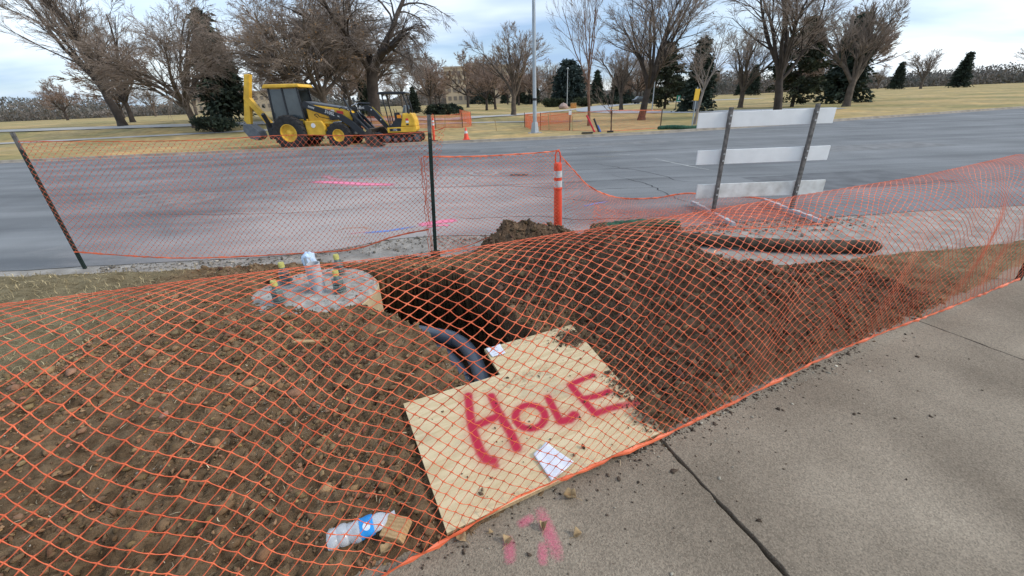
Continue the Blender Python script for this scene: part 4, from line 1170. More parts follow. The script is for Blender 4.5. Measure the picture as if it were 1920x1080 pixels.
keep = rg.random(len(xx)) < np.clip(.55 + .9 * cl_ + .25 * dk_, .08, 1) * np.where(gr_ > .5, .15, 1)
xx, yy, zz, dk_, gr_ = (a[keep] for a in (xx, yy, zz, dk_, gr_))
rad = np.clip(np.exp(rg.normal(math.log(.0056), .62, len(xx))), .003, .036) * (1 + .1 * (yy - 1.5)) * np.where(dk_ > .5, .95, .80)
dry = np.array([.240, .148, .080]); wet = np.array([.150, .098, .062])
tint = (dry * (1 - dk_[:, None]) + wet * dk_[:, None]) * np.exp(rg.normal(0, .24, (len(xx), 1)) + .6 * fbm(xx, yy, 3.1, 3)[:, None]) * (1 + rg.normal(0, .07, (len(xx), 3)))
pale = rg.random(len(xx)) < np.clip(.10 + .5 * fbm(xx + 9, yy, 1.7, 3), .015, .4) * (1 - dk_); tint[pale] = np.array([.36, .31, .25]) * np.exp(rg.normal(0, .25, (int(pale.sum()), 1))); rad[pale] = np.minimum(rad[pale] * .5, .006)
scatter_lumps('soil_clods', 'loose clods of soil scattered over the dug earth', 'soil', np.stack([xx, yy, zz + rad * .25], 1), rad, np.clip(tint, .01, .5), M_clod, 6)
# larger lumps of dry earth at the left
xx, yy, zz, dk_, gr_ = soil_points(220, -3.2, .2, .6, 3.4, 15)
k_ = rg.random(len(xx)) < .5; xx, yy, zz = xx[k_], yy[k_], zz[k_]
rad = rg.uniform(.014, .028, len(xx))
scatter_lumps('earth_lumps', 'fist-sized lumps of dry earth on the left soil', 'soil', np.stack([xx, yy, zz + rad * .2], 1), rad, dry[None] * np.exp(rg.normal(-.1, .25, (len(xx), 1))), M_clod, 16, .7)
def ico2():
    V_ = [tuple(v) for v in ICO_V]; mid = {}; F2 = []
    def m_(a, b):
        k = (min(a, b), max(a, b))
        if k not in mid:
            p = (np.array(V_[a]) + np.array(V_[b])) / 2; V_.append(tuple(p / np.linalg.norm(p))); mid[k] = len(V_) - 1
        return mid[k]
    for a, b, c in ICO_F:
        ab, bc, ca = m_(a, b), m_(b, c), m_(c, a); F2 += [(a, ab, ca), (b, bc, ab), (c, ca, bc), (ab, bc, ca)]
    return np.array(V_), np.array(F2)
I2V, I2F = ico2()
def big_clods(name, label, n0, box, rr_, seed, dkmin, dkmax):
    q_ = np.random.default_rng(seed); x, y, z, d_, g__ = soil_points(n0, *box, seed + 1)
    ok = (d_ >= dkmin) & (d_ <= dkmax) & (q_.random(len(x)) < np.clip(.5 + 1.2 * fbm(x, y, 1.6, 3), .03, 1)); x, y, z, d_ = x[ok], y[ok], z[ok], d_[ok]; n = len(x)
    r = rr_[0] * np.exp(np.abs(q_.normal(0, .5, n))); r = np.minimum(r, rr_[1])
    k = np.clip(1 + q_.normal(0, .17, (n, len(I2V), 1)), .55, 1.5)
    pl = q_.normal(0, 1, (n, 4, 3)); pl /= np.linalg.norm(pl, axis=2, keepdims=True)            # broken flat faces
    v = I2V[None] * k
    for j in range(4):
        dd = np.einsum('nvi,ni->nv', v, pl[:, j]); ex_ = np.maximum(dd - .55, 0); v = v - ex_[..., None] * pl[:, j][:, None, :]
    v = v * q_.uniform(.7, 1.3, (n, 1, 3)) * np.array([1, 1, .8]) * r[:, None, None] + np.stack([x, y, z + r * .25], 1)[:, None, :]
    me = np_mesh(name, v.reshape(-1, 3), (I2F[None] + (np.arange(n) * len(I2V))[:, None, None]).reshape(-1, 3))
    t_ = (dry * (1 - d_[:, None]) + wet * d_[:, None]) * np.exp(q_.normal(0, .22, (n, 1)))
    cattr(me, 'tint', np.repeat(t_, len(I2V), 0)); o = link(name, me, M_clod); o['kind'] = 'stuff'; o['label'] = label; o['category'] = 'soil'
big_clods('broken_clods', 'broken clods of dry earth on the left bank', 1100, (-3.2, .3, .6, 3.6), (.011, .036), 61, 0, .7)
big_clods('dark_clods', 'broken clods of dark earth on the right heap', 2600, (-.4, 2.6, 1.4, 4.9), (.010, .034), 63, .7, 1.1)
# crumbs spilled on the board and on the walk
n = 1500; u = np.concatenate([rg.normal(1.29, .06, n // 2), 1.24 + rg.normal(0, .06, n // 2)]); v = np.concatenate([rg.normal(.99, .05, n // 2), rg.uniform(0, .55, n // 2)])
u = np.concatenate([u, rg.uniform(.02, 1.2, 70)]); v = np.concatenate([v, rg.uniform(0.02, .8, 70)])
u[n // 2:n] += .16 * v[n // 2:n] - .03
ok = (u > .02) & (v > .01) & (u < 1.19 + .17 * v) & (v < 1.165) & ((v < .85) | (u > .67))
u, v = u[ok], v[ok]
rad = np.clip(np.exp(rg.normal(math.log(.0042), .5, len(u))), .0015, .014)
P_ = PLY_O[None] + u[:, None] * PLY_U[None] + v[:, None] * PLY_V[None]
scatter_lumps('board_crumbs', 'dark crumbs of earth spilled over the plywood board', 'soil', np.concatenate([P_, (PLY_Z + .004 + rad * .4)[:, None]], 1), rad, wet[None] * np.exp(rg.normal(0, .3, (len(u), 1))), M_clod, 26, .7)
x = np.concatenate([rg.uniform(-1.2, 3.0, 700), rg.uniform(.55, 2.4, 900)]); e = np.concatenate([rg.exponential(.20, 700), rg.exponential(.035, 900)])
y = walk_edge(x) - e + .0; ok = y > .3; x, y = x[ok], y[ok]
rad = np.clip(np.exp(rg.normal(math.log(.0028), .55, len(x))), .001, .012)
tint = np.where(rg.random((len(x), 1)) < .18, np.array([[.42, .38, .30]]), np.array([[.09, .066, .048]])) * np.exp(rg.normal(0, .3, (len(x), 1)))
scatter_lumps('walk_grit', 'grit and crumbs strewn over the sidewalk edge', 'grit', np.stack([x, y, .005 + rad * .3], 1), rad, tint, M_clod, 27, .6)
a_ = rg.uniform(0, 6.283, 900); r_ = FOOT_R * .97 * rg.random(900) ** .5; rad = np.clip(np.exp(rg.normal(math.log(.0032), .5, 900)), .0012, .010)
tint = np.where(rg.random((900, 1)) < .5, np.array([[.12, .085, .06]]), np.array([[.34, .31, .27]])) * np.exp(rg.normal(0, .3, (900, 1)))
scatter_lumps('footing_crumbs', 'crumbs of earth and concrete on top of the footing', 'grit', np.stack([FOOT_C[0] + r_ * np.cos(a_), FOOT_C[1] + r_ * np.sin(a_), .022 + rad * .4], 1), rad, tint, M_clod, 29, .6)
# gravel and grit in the gutter
x = rg.uniform(-5, 5, 2600); y = edge_y(NEAR_EDGE, x) - np.abs(rg.normal(.15, .32, len(x))); rad = np.clip(np.exp(rg.normal(math.log(.007), .5, len(x))), .003, .025)
tint = np.array([[.27, .24, .20]]) * np.exp(rg.normal(0, .35, (len(x), 1)))
scatter_lumps('gutter_gravel', 'gravel and grit strewn in the gutter', 'gravel', np.stack([x, y, rad * .2], 1), rad, tint, M_clod, 28, .7)

def slivers(name, label, cat, pos, length, width, m, seed, tint, lift=.5):
    g_ = np.random.default_rng(seed); n = len(pos)
    a = g_.uniform(0, 6.28, n); el = np.abs(g_.normal(0, .35, n)) * lift
    d = np.stack([np.cos(a) * np.cos(el), np.sin(a) * np.cos(el), np.sin(el)], 1) * length[:, None]
    sd = np.stack([-np.sin(a), np.cos(a), g_.uniform(-.5, .5, n)], 1) * width[:, None]
    bend = np.stack([g_.normal(0, .12, n), g_.normal(0, .12, n), np.abs(g_.normal(0, .12, n))], 1) * length[:, None]
    p = pos
    V_ = np.stack([p - sd * .5, p + sd * .5, p + d * .5 + sd * .5 + bend, p + d * .5 - sd * .5 + bend, p + d + sd * .3, p + d - sd * .3], 1)
    b_ = (np.arange(n) * 6)[:, None, None]
    F_ = (np.array([[0, 1, 2, 3], [3, 2, 4, 5]])[None] + b_).reshape(-1, 4)
    me = np_mesh(name, V_.reshape(-1, 3), F_); cattr(me, 'tint', np.repeat(tint, 6, 0))
    o = link(name, me, m); o['kind'] = 'stuff'; o['label'] = label; o['category'] = cat; return o
M_straw = mat('straw', (1, 1, 1), .9, .1, 20, attr='tint')
xx, yy, zz, dk_, gr_ = soil_points(7000, -3.4, 2.6, .6, 4.6, 35)
near_pit = np.exp(-(np.minimum(np.abs(poly_sd(xx, yy, PIT)), 1) / .35) ** 2)
k_ = rg.random(len(xx)) < .18 + .45 * near_pit * (1 - dk_) + .15 * (1 - dk_); xx, yy, zz = xx[k_], yy[k_], zz[k_]
ln = rg.uniform(.008, .038, len(xx))
slivers('dry_grass_bits', 'bits of dry grass and roots strewn over the soil', 'dry grass', np.stack([xx, yy, zz + .012], 1), ln, rg.uniform(.0012, .0032, len(xx)), M_straw, 36,
        np.array([[.42, .34, .22]]) * np.exp(rg.normal(0, .4, (len(xx), 1))))
# dry turf on the verge either side
x = np.concatenate([rg.uniform(-9, -3.0, 15000), rg.uniform(3.3, 9, 12000)]); y = rg.uniform(-1.2, 5.3, len(x))
z, dk_, gr_, pt_ = soil(x, y); ok = (z > -.01) & (gr_ > .25) & (y > walk_edge(x) + .05); x, y, z = x[ok], y[ok], z[ok]
slivers('verge_turf', 'short dry winter grass on the verge', 'grass', np.stack([x, y, z], 1), rg.uniform(.03, .075, len(x)), rg.uniform(.003, .006, len(x)), M_straw, 37,
        np.array([[.36, .29, .165]]) * np.exp(rg.normal(0, .3, (len(x), 1))), 2.6)
# grass tuft at the post, green-brown
x = rg.normal(-1.18, .13, 420); y = rg.normal(4.47, .045, 420); z = soil(x, y)[0]
slivers('grass_tuft', 'small dark tuft of grass beside the post plate', 'grass', np.stack([x, y, np.maximum(z, 0)], 1), rg.uniform(.02, .06, 420), rg.uniform(.003, .006, 420), M_straw, 38,
        np.array([[.085, .075, .04]]) * np.exp(rg.normal(0, .3, (420, 1))), 2.8)
# orange-brown wood chips at the right behind the heap
x = rg.normal(2.12, .22, 700); y = rg.normal(3.74, .12, 700); z = np.maximum(soil(x, y)[0], 0) + np.abs(rg.normal(0, .035, 700))
slivers('wood_chips', 'orange-brown shredded wood chips at the right of the heap', 'wood chips', np.stack([x, y, z + .012], 1), rg.uniform(.02, .06, 700), rg.uniform(.006, .014, 700), M_straw, 39,
        np.array([[.46, .19, .09]]) * np.exp(rg.normal(0, .35, (700, 1))), 1.2)
#--PART3--

# ================================================================== ACROSS THE ROAD
M_cat = mat('machine_yellow', (.74, .42, .04), .5, .22, 2.5, spec=.4, color2=(.84, .50, .05))
M_mblk = mat('machine_black', (.012, .014, .018), .42, .3, 5, spec=.5)
M_mgry = mat('machine_grey', (.13, .14, .155), .5, .2, 6)
M_tyre = mat('dusty_tyre', (.035, .033, .032), .9, .35, 7, .4, 40)
M_track = mat('muddy_rubber_track', (.055, .045, .038), .9, .4, 9, .4, 40)
M_chrome = mat('cylinder_rod', (.55, .56, .58), .25, .05, 5, metal=.9)
M_glassd = mat('dark_glass', (.07, .085, .09), .06, .1, 3, spec=.6)
M_stick = mat('white_sticker', (.75, .73, .72), .5, .05, 8)
M_redst = mat('red_sticker', (.62, .06, .05), .5, .08, 8)
M_wlet = mat('white_lettering', (.75, .75, .74), .5, .03, 8)
M_blet = mat('black_lettering', (.015, .015, .016), .5, .1, 8)
M_seat = mat('grey_seat', (.16, .19, .21), .6, .15, 8)

def wheel(parent, x, z, y, r, w, rim_r, lugs, name='wheel'):
    root = MB().lathe([(rim_r, -w * .42), (r * .80, -w * .5), (r * .95, -w * .46), (r, -w * .30), (r, w * .30), (r * .95, w * .46), (r * .80, w * .5), (rim_r, w * .42)], 36, axis='Y', cap=False).obj(name, M_tyre, parent, smooth=True)
    root.location = (x, y, z)
    lb = MB()
    for k in range(lugs):
        a = 2 * math.pi * k / lugs
        for s in (-1, 1):
            a2 = a + (math.pi / lugs if s > 0 else 0)
            lb.bar((math.cos(a2) * r * 1.012, s * w * .02, math.sin(a2) * r * 1.012), (math.cos(a2 + .20) * r * 1.0, s * w * .47, math.sin(a2 + .20) * r * 1.0), .045, .05, up=(math.cos(a2), 0, math.sin(a2)))
    lb.obj('tread', M_tyre, root)
    rim = MB().lathe([(rim_r * 1.02, -w * .44), (rim_r * .92, -w * .44), (rim_r * .86, -w * .28), (rim_r * .50, -w * .20), (rim_r * .34, -w * .30), (rim_r * .22, -w * .34), (.01, -w * .35)], 30, axis='Y', cap=False).obj('rim', M_cat, root, smooth=True)
    for k in range(8):
        a = 2 * math.pi * k / 8
        MB().lathe([(.018, -w * .33), (.018, -w * .26)], 6, loc=(math.cos(a) * rim_r * .42, 0, math.sin(a) * rim_r * .42), axis='Y').obj('lug_nut', M_cat, root)
    return root

# ---- backhoe loader, nose to the right
bh = thing('backhoe_loader', 'yellow backhoe loader with black loader arms parked at the far kerb', 'backhoe', (-7.68, 20.75, .02), R(-2))
W = .62
wheel(bh, 0, .52, -.78, .54, .30, .27, 16); wheel(bh, 0, .52, .78, .54, .30, .27, 16)
wheel(bh, -2.25, .70, -.80, .74, .44, .38, 18); wheel(bh, -2.25, .70, .80, .74, .44, .38, 18)
MB().prism([(-3.0, .55), (.55, .50), (.62, .75), (.30, .95), (-3.0, .95)], -.36, .36, 'XZ').obj('chassis', M_mgry, bh, bevel=.02)
hood = MB().prism([(-1.45, .88), (.52, .82), (.60, 1.20), (.52, 1.50), (.25, 1.62), (-1.45, 1.90)], -.46, .46, 'XZ').obj('hood', M_cat, bh, bevel=.05)
MB().prism([(-1.44, 1.905), (.20, 1.640), (.46, 1.545), (.42, 1.60), (.18, 1.70), (-1.44, 2.00)], -.42, .42, 'XZ').obj('hood_top', M_mgry, hood, bevel=.02)
MB().box((-.25, -.468, 1.30), (.40, .02, .26)).obj('hood_vent', M_mblk, hood, bevel=.005)
for k in range(5): MB().box((-.25, -.480, 1.20 + .05 * k), (.38, .012, .016)).obj('vent_slat', M_mgry, hood)
MB().prism([(-.95, 1.62), (-.15, 1.52), (-.15, 1.60), (-.95, 1.715)], -.474, -.468, 'XZ').obj('sticker', M_stick, hood)
MB().prism([(-.85, 1.655), (-.30, 1.585), (-.30, 1.615), (-.85, 1.690)], -.478, -.475, 'XZ').obj('red_print', M_redst, hood)
MB().prism([(-.05, 1.46), (.25, 1.40), (.25, 1.52), (-.05, 1.58)], -.474, -.468, 'XZ').obj('sticker', M_redst, hood)
MB().prism([(.56, .80), (.68, .84), (.66, 1.40), (.58, 1.44)], -.40, .40, 'XZ').obj('grille', M_mblk, bh, bevel=.02)
# fuel tank and step on the near side
MB().prism([(-1.5, .55), (-.62, .55), (-.60, .95), (-.72, 1.18), (-1.5, 1.18)], -.80, -.47, 'XZ').obj('fuel_tank', M_cat, bh, bevel=.04)
MB().lathe([(.10, -.012), (.10, .0)], 24, loc=(-1.12, -.802, .98), axis='Y').obj('round_sticker', M_stick, bh)
MB().box((-1.05, -.74, .42), (.55, .22, .05)).obj('step', M_mblk, bh)
# loader arms: black, both sides
arm = [(-1.42, 1.92), (-1.30, 2.0), (-.9, 1.80), (.28, 1.40), (.72, 1.08), (1.52, .28), (1.50, .14), (1.36, .12), (.46, .93), (.10, 1.18), (-1.0, 1.58), (-1.45, 1.75)]
for sgn in (-1, 1):
    a = MB().prism(arm, sgn * .70 - .055, sgn * .70 + .055, 'XZ').obj('loader_arm', M_mblk, bh, bevel=.012)
    if sgn < 0:
        text('310SL', .185, (-.26, -.760, 1.475), (R(90), R(19.5), 0), M_wlet, a)
        text('HL', .085, (.12, -.760, 1.325), (R(90), R(21), 0), M_wlet, a)
        text('DEERE', .10, (-1.05, -.760, 1.735), (R(90), R(19), 0), M_wlet, a)
    MB().tube([(-1.15, sgn * .60, 1.05), (-.25, sgn * .60, 1.06)], .065, 14).obj('lift_cylinder', M_cat, bh, smooth=True)
    MB().tube([(-.25, sgn * .60, 1.06), (.36, sgn * .60, 1.10)], .034, 12).obj('lift_rod', M_chrome, bh, smooth=True)
    MB().bar((.42, sgn * .55, 2.08), (.78, sgn * .55, 1.12), .05, .09, up=(0, 1, 0)).obj('level_link', M_mblk, bh, bevel=.008)
    MB().tube([(.50, sgn * .50, 1.86), (.70, sgn * .50, 1.32)], .022, 10).obj('tilt_rod', M_chrome, bh, smooth=True)
    MB().bar((.60, sgn * .50, 1.45), (1.42, sgn * .50, .52), .08, .15, up=(0, 1, 0)).obj('tilt_arm', M_mblk, bh, bevel=.01)
MB().tube([(1.06, -.52, .95), (1.28, -.52, .55)], .03, 10).obj('tilt_piston', M_chrome, bh, smooth=True)
# hydraulic hoses
for k, pp in enumerate(([(-.9, -.62, 1.30), (-1.0, -.70, 1.42), (-.85, -.74, 1.45), (-.75, -.66, 1.32), (-.2, -.62, 1.2)], [(.1, -.5, 1.62), (.3, -.52, 1.70), (.55, -.52, 1.5), (.62, -.5, 1.3)], [(.4, -.45, 1.62), (.6, -.46, 1.66), (.85, -.48, 1.62)])):
    MB().tube(catmull(pp, 6), .016, 6).obj('hose', M_mblk, bh, smooth=True)
# front bucket, hollow
M_mud = mat('muddy_steel', (.075, .062, .052), .8, .4, 6)
bk = [(1.30, .10), (2.05, .02), (2.07, .06), (1.50, .15), (1.36, .34), (1.38, .55), (1.56, .74), (1.52, .77), (1.28, .60), (1.24, .30)]
MB().prism(bk, -1.05, 1.05, 'XZ').obj('loader_bucket', M_mud, bh)
for sgn in (-1, 1): MB().prism([(1.30, .10), (2.05, .03), (1.56, .74), (1.28, .58), (1.25, .30)], sgn * 1.05 - .012, sgn * 1.05 + .012, 'XZ').obj('bucket_side', M_mud, bh)
# cab
cab = MB().prism([(-3.05, .95), (-1.5, .95), (-1.46, 1.25), (-3.05, 1.25)], -.52, .52, 'XZ').obj('cab', M_cat, bh, bevel=.03)
for x0, x1 in ((-1.55, -1.62), (-3.0, -2.92), (-2.3, -2.3)):
    for sgn in (-1, 1): MB().bar((x0, sgn * .55, 1.2), (x1, sgn * .55, 2.60), .07, .07, up=(0, 1, 0)).obj('cab_post', M_mblk, cab, bevel=.01)
MB().prism([(-3.15, 2.58), (-1.42, 2.58), (-1.48, 2.72), (-3.05, 2.74)], -.68, .68, 'XZ').obj('cab_roof', M_cat, cab, bevel=.04)
for sgn in (-1, 1): MB().prism([(-2.95, 1.28), (-1.60, 1.28), (-1.66, 2.54), (-2.90, 2.54)], sgn * .54 - .006, sgn * .54 + .006, 'XZ').obj('window', M_glassd, cab)
MB().box((-2.35, 0, 1.35), (.45, .5, .14)).obj('seat', M_mblk, cab, bevel=.04)
# rear hoe folded, stabilisers
MB().prism([(-3.0, .45), (-3.35, .45), (-3.38, 1.15), (-3.0, 1.15)], -.70, .70, 'XZ').obj('rear_frame', M_mblk, bh, bevel=.02)
hb = [(-3.25, .85), (-3.50, .80), (-4.45, 2.20), (-4.10, 3.15), (-3.85, 3.20), (-4.15, 2.25), (-3.98, 1.95)]
MB().prism(hb, -.12, .12, 'XZ').obj('hoe_boom', M_cat, bh, bevel=.02)
MB().prism([(-3.92, 3.22), (-4.12, 3.22), (-4.72, 1.30), (-4.60, 1.05), (-4.45, 1.10)], -.10, .10, 'XZ').obj('hoe_stick', M_cat, bh, bevel=.02)
MB().prism([(-4.70, 1.15), (-4.42, 1.12), (-4.05, .80), (-4.0, .55), (-4.20, .40), (-4.55, .50), (-4.78, .85)], -.30, .30, 'XZ').obj('hoe_bucket', M_mgry, bh, bevel=.02)
for sgn in (-1, 1):
    MB().bar((-3.2, sgn * .62, .95), (-3.2, sgn * 1.0, 1.55), .14, .14).obj('stabiliser', M_mblk, bh, bevel=.015)

# ---- mini excavator, arm to the left
ex = thing('mini_excavator', 'yellow mini excavator with black canopy parked right of the backhoe loader', 'excavator', (-4.98, 21.05, .06), R(1.5))
def track(y):
    r = .21; prof_ = []
    L2 = .72
    for k in range(13): prof_.append((L2 + r * math.cos(R(-90 + 15 * k)), r + r * math.sin(R(-90 + 15 * k))))
    for k in range(13): prof_.append((-L2 + r * math.cos(R(90 + 15 * k)), r + r * math.sin(R(90 + 15 * k))))
    inner = [(x * .93, .21 + (z - .21) * .72) for x, z in prof_]
    t = MB(); n = len(prof_); w = .125
    vs_ = [(x, y - w, z) for x, z in prof_] + [(x, y + w, z) for x, z in prof_] + [(x, y - w, z) for x, z in inner] + [(x, y + w, z) for x, z in inner]
    fs = []
    for k in range(n):
        j = (k + 1) % n
        fs += [(k, j, n + j, n + k), (2 * n + k, 2 * n + j, 3 * n + j, 3 * n + k), (k, j, 2 * n + j, 2 * n + k), (n + k, n + j, 3 * n + j, 3 * n + k)]
    o = t.add(vs_, fs).obj('track', M_track, ex)
    lug = MB()
    per = []
    for k in range(n):
        a, b = prof_[k], prof_[(k + 1) % n]; m_ = max(1, int(math.hypot(b[0] - a[0], b[1] - a[1]) / .075))
        for q in range(m_): per.append((a[0] + (b[0] - a[0]) * q / m_, a[1] + (b[1] - a[1]) * q / m_))
    for x, z in per[::1]: lug.box((x * 1.01, y, .21 + (z - .21) * 1.03), (.035, .25, .022), (0, math.atan2(-(z - .21), 1e-6 + abs(x) - L2) if abs(x) > L2 else 0, 0))
    lug.obj('track_lug', M_track, o)
    MB().box((0, y, .21), (1.35, .16, .16)).obj('track_frame', M_mblk, o, bevel=.02)
    for x, rr in ((-.72, .16), (.72, .16), (-.35, .085), (0, .085), (.35, .085)):
        MB().lathe([(rr, -.06), (rr * .9, -.10 * (1 if y < 0 else -1)), (.04, -.105 * (1 if y < 0 else -1))], 20, loc=(x, y + (-.02 if y < 0 else .02), .21 if rr > .1 else .13), axis='Y').obj('roller', M_mgry, o, smooth=True)
track(-.40); track(.40)
MB().lathe([(.30, .34), (.30, .46)], 24).obj('slew_ring', M_mblk, ex)
MB().box((0, 0, .32), (.7, .62, .12)).obj('undercarriage', M_mblk, ex, bevel=.02)
body = MB().prism([(-.66, .46), (.66, .46), (.72, .56), (.72, .70), (-.66, .70)], -.48, .48, 'XZ').obj('deck', M_cat, ex, bevel=.02)
MB().prism([(-.02, .70), (.72, .70), (.70, 1.00), (.60, 1.28), (.14, 1.30), (.10, 1.10)], -.48, .48, 'XZ').obj('engine_cover', M_cat, body, bevel=.05)
MB().prism([(-.62, .702), (.0, .702), (.09, 1.08), (-.20, 1.10), (-.30, .95), (-.45, .80)], -.47, -.40, 'XZ').obj('floor_side', M_mblk, body, bevel=.01)
MB().box((-.33, 0, .715), (.62, .92, .025)).obj('floor_mat', M_mblk, body)
MB().box((-.28, -.484, .585), (.52, .008, .12)).obj('badge', M_mblk, body)
text('17G', .125, (-.30, -.490, .582), (R(90), 0, 0), M_wlet, body)
MB().box((.33, -.484, 1.02), (.13, .006, .10)).obj('sticker', M_redst, body); MB().box((.33, -.484, .92), (.13, .006, .09)).obj('sticker', M_stick, body); MB().box((.33, -.484, .80), (.12, .006, .07)).obj('sticker', M_mblk, body)
MB().box((-.02, -.474, 1.16), (.20, .02, .14)).obj('reflector', mat('amber_reflector', (.75, .26, .02), .4, .05, 4), body, bevel=.005)
st_ = MB().prism([(-.22, 1.12), (.16, 1.08), (.16, 1.18), (-.20, 1.22)], -.22, .22, 'XZ').obj('seat', M_seat, ex, bevel=.03)
MB().prism([(.06, 1.18), (.20, 1.16), (.30, 1.62), (.20, 1.64)], -.21, .21, 'XZ').obj('seat_back', M_seat, st_, bevel=.03)
for y in (-.26, .26):
    MB().box((-.20, y, 1.18), (.14, .14, .30)).obj('console', M_mblk, ex, bevel=.02)
    MB().tube([(-.24, y, 1.32), (-.28, y, 1.50)], .015, 8).obj('joystick', M_mblk, ex)
for y in (-.1, .1): MB().tube([(-.55, y, .72), (-.57, y, 1.22)], .014, 8).obj('travel_lever', M_mblk, ex)
# canopy
for y in (-.44, .44):
    MB().tube(catmull([(-.52, y, .72), (-.60, y, 1.5), (-.67, y, 2.0), (-.68, y, 2.14)], 5), .028, 10).obj('canopy_post', M_mblk, ex, smooth=True)
    MB().tube(catmull([(.46, y, 1.20), (.42, y, 1.6), (.30, y, 2.05), (.24, y, 2.14)], 5), .036, 10).obj('canopy_post', M_mblk, ex, smooth=True)
MB().prism([(-.84, 2.12), (.40, 2.10), (.45, 2.15), (.36, 2.21), (-.72, 2.235), (-.86, 2.19)], -.54, .54, 'XZ').obj('canopy_roof', M_mblk, ex, bevel=.025)
MB().prism([(-.70, 1.94), (-.56, 2.11), (-.70, 2.11)], -.46, -.43, 'XZ').obj('canopy_bracket', M_mblk, ex)
MB().tube([(.40, -.30, 1.3), (.42, -.30, 1.62)], .07, 12).obj('seat_guard', M_mblk, ex, smooth=True)
MB().box((.50, -.48, 1.55), (.05, .02, .16)).obj('mirror', M_seat, ex, bevel=.005)
# boom, stick, bucket
boom = [(-.62, .44), (-.48, .56), (-1.02, 1.20), (-1.34, 1.60), (-1.52, 1.70), (-1.95, 1.69), (-2.28, 1.60), (-2.30, 1.48), (-2.0, 1.50), (-1.62, 1.46), (-1.42, 1.34), (-1.05, .92)]
bo = MB().prism(boom, -.09, .09, 'XZ').obj('boom', M_mblk, ex, bevel=.012)
text('DEERE', .12, (-1.84, -.096, 1.585), (R(90), R(-3), 0), M_wlet, bo)
for q in ((-1.36, 1.50), (-.98, 1.05), (-1.86, 1.66)):
    MB().lathe([(.032, -.10), (.032, .10)], 14, loc=(q[0], 0, q[1]), axis='Y').obj('pin', M_chrome, bo, smooth=True)
MB().prism([(-2.34, 1.66), (-2.16, 1.64), (-1.92, 1.18), (-1.42, .52), (-1.54, .44), (-2.10, 1.06), (-2.32, 1.44)], -.075, .075, 'XZ').obj('stick', M_mblk, ex, bevel=.01)
MB().tube([(-.62, -.0, .62), (-.95, 0, .88)], .05, 12).obj('boom_cylinder', M_mblk, ex, smooth=True)
MB().tube([(-.95, 0, .88), (-1.22, 0, 1.12)], .026, 10).obj('boom_rod', M_chrome, ex, smooth=True)
MB().tube([(-1.40, 0, 1.76), (-1.95, 0, 1.80)], .045, 12).obj('stick_cylinder', M_mblk, ex, smooth=True)
MB().tube([(-1.95, 0, 1.80), (-2.28, 0, 1.70)], .024, 10).obj('stick_rod', M_chrome, ex, smooth=True)
MB().tube([(-1.85, 0, 1.32), (-1.50, 0, .88)], .04, 12).obj('bucket_cylinder', M_mblk, ex, smooth=True)
MB().prism([(-1.58, .50), (-1.36, .52), (-1.05, .40), (-1.0, .12), (-1.12, .05), (-1.35, .06), (-1.52, .20), (-1.56, .24), (-1.30, .14), (-1.14, .16), (-1.12, .34), (-1.40, .40)], -.20, .20, 'XZ').obj('bucket', M_mgry, ex)
MB().prism([(-.72, .06), (-1.02, .04), (-1.06, .10), (-1.0, .36), (-.93, .38), (-.92, .14)], -.52, .52, 'XZ').obj('dozer_blade', M_mblk, ex, bevel=.01)
MB().bar((-.5, 0, .30), (-.98, 0, .22), .5, .07).obj('blade_arm', M_mblk, ex, bevel=.01)
MB().tube(catmull([(-.6, -.1, .7), (-.8, -.12, 1.0), (-1.0, -.11, 1.3), (-1.3, -.1, 1.62)], 5), .02, 6).obj('hose', mat('yellow_hose', (.65, .45, .03), .6, .1, 4), ex, smooth=True)

# ---- roadside street lamp
M_galv = mat('galvanised_pole', (.36, .40, .43), .5, .10, 2, metal=.2, spec=.5)
lp = thing('street_lamp', 'tall galvanised street lamp pole with tapered base at the far kerb', 'street lamp', (1.585, 23.3, .05))
MB().prism([(-.38, -.34), (.38, -.34), (.36, .34), (-.36, .34)], -.05, .05).obj('pad', M_conc, lp, bevel=.02)
MB().lathe([(.23, .05), (.22, .10), (.165, .52), (.15, .56)], 4).obj('base_cover', M_galv, lp, bevel=.01)
MB().tube([(0, 0, .5), (.01, 0, 4.5), (.02, 0, 9.0)], [.105, .09, .065], 18).obj('pole', M_galv, lp, smooth=True)
MB().lathe([(.112, 1.62), (.112, 1.74)], 18, loc=(.003, 0, 0)).obj('band', M_mblk, lp, smooth=True)
MB().tube(catmull([(.02, 0, 8.8), (.0, -.8, 9.3), (0, -2.2, 9.5)], 6), .04, 10).obj('arm', M_galv, lp, smooth=True)
MB().prism([(-.14, -2.9), (.14, -2.9), (.17, -2.2), (-.17, -2.2)], 9.42, 9.54).obj('luminaire', M_galv, lp, bevel=.03)

# ---- park nets and stakes
M_wstake = mat('raw_wood_stake', (.42, .30, .15), .85, .15, 10)
M_tpost = mat('rusty_post', (.10, .055, .035), .85, .25, 10)
def gl(x, y, z=0): return (x, y, gz(x, y) + .06 + z)
def park_net(label, line, h, seed, w=.010, cell=.1, rows=10, m=None):
    bt_ = [gl(x, y, .02) for x, y in line]; tp = [gl(x, y, hh) for (x, y), hh in zip(line, h)]
    return net_fence(label, bt_, tp, cell, rows, w, w * .6, seed, belly=.02, bandw=(.014, .012), m=m or M_net_far, nsec=2, name='park_net', knot=1.0, sag=0.0)
park_net('faded orange net fence behind the mini excavator', [(-11.5, 32.3), (-9.8, 31.95), (-6.9, 31.3), (-5.0, 31.0), (-3.05, 30.85)], [.85, .80, .84, .80, .92], 41, .016)
park_net('orange net corner right of the dark evergreen shrub', [(-3.05, 30.9), (-2.55, 32.25), (-3.85, 37.2)], [.92, .90, .75], 42, .016)
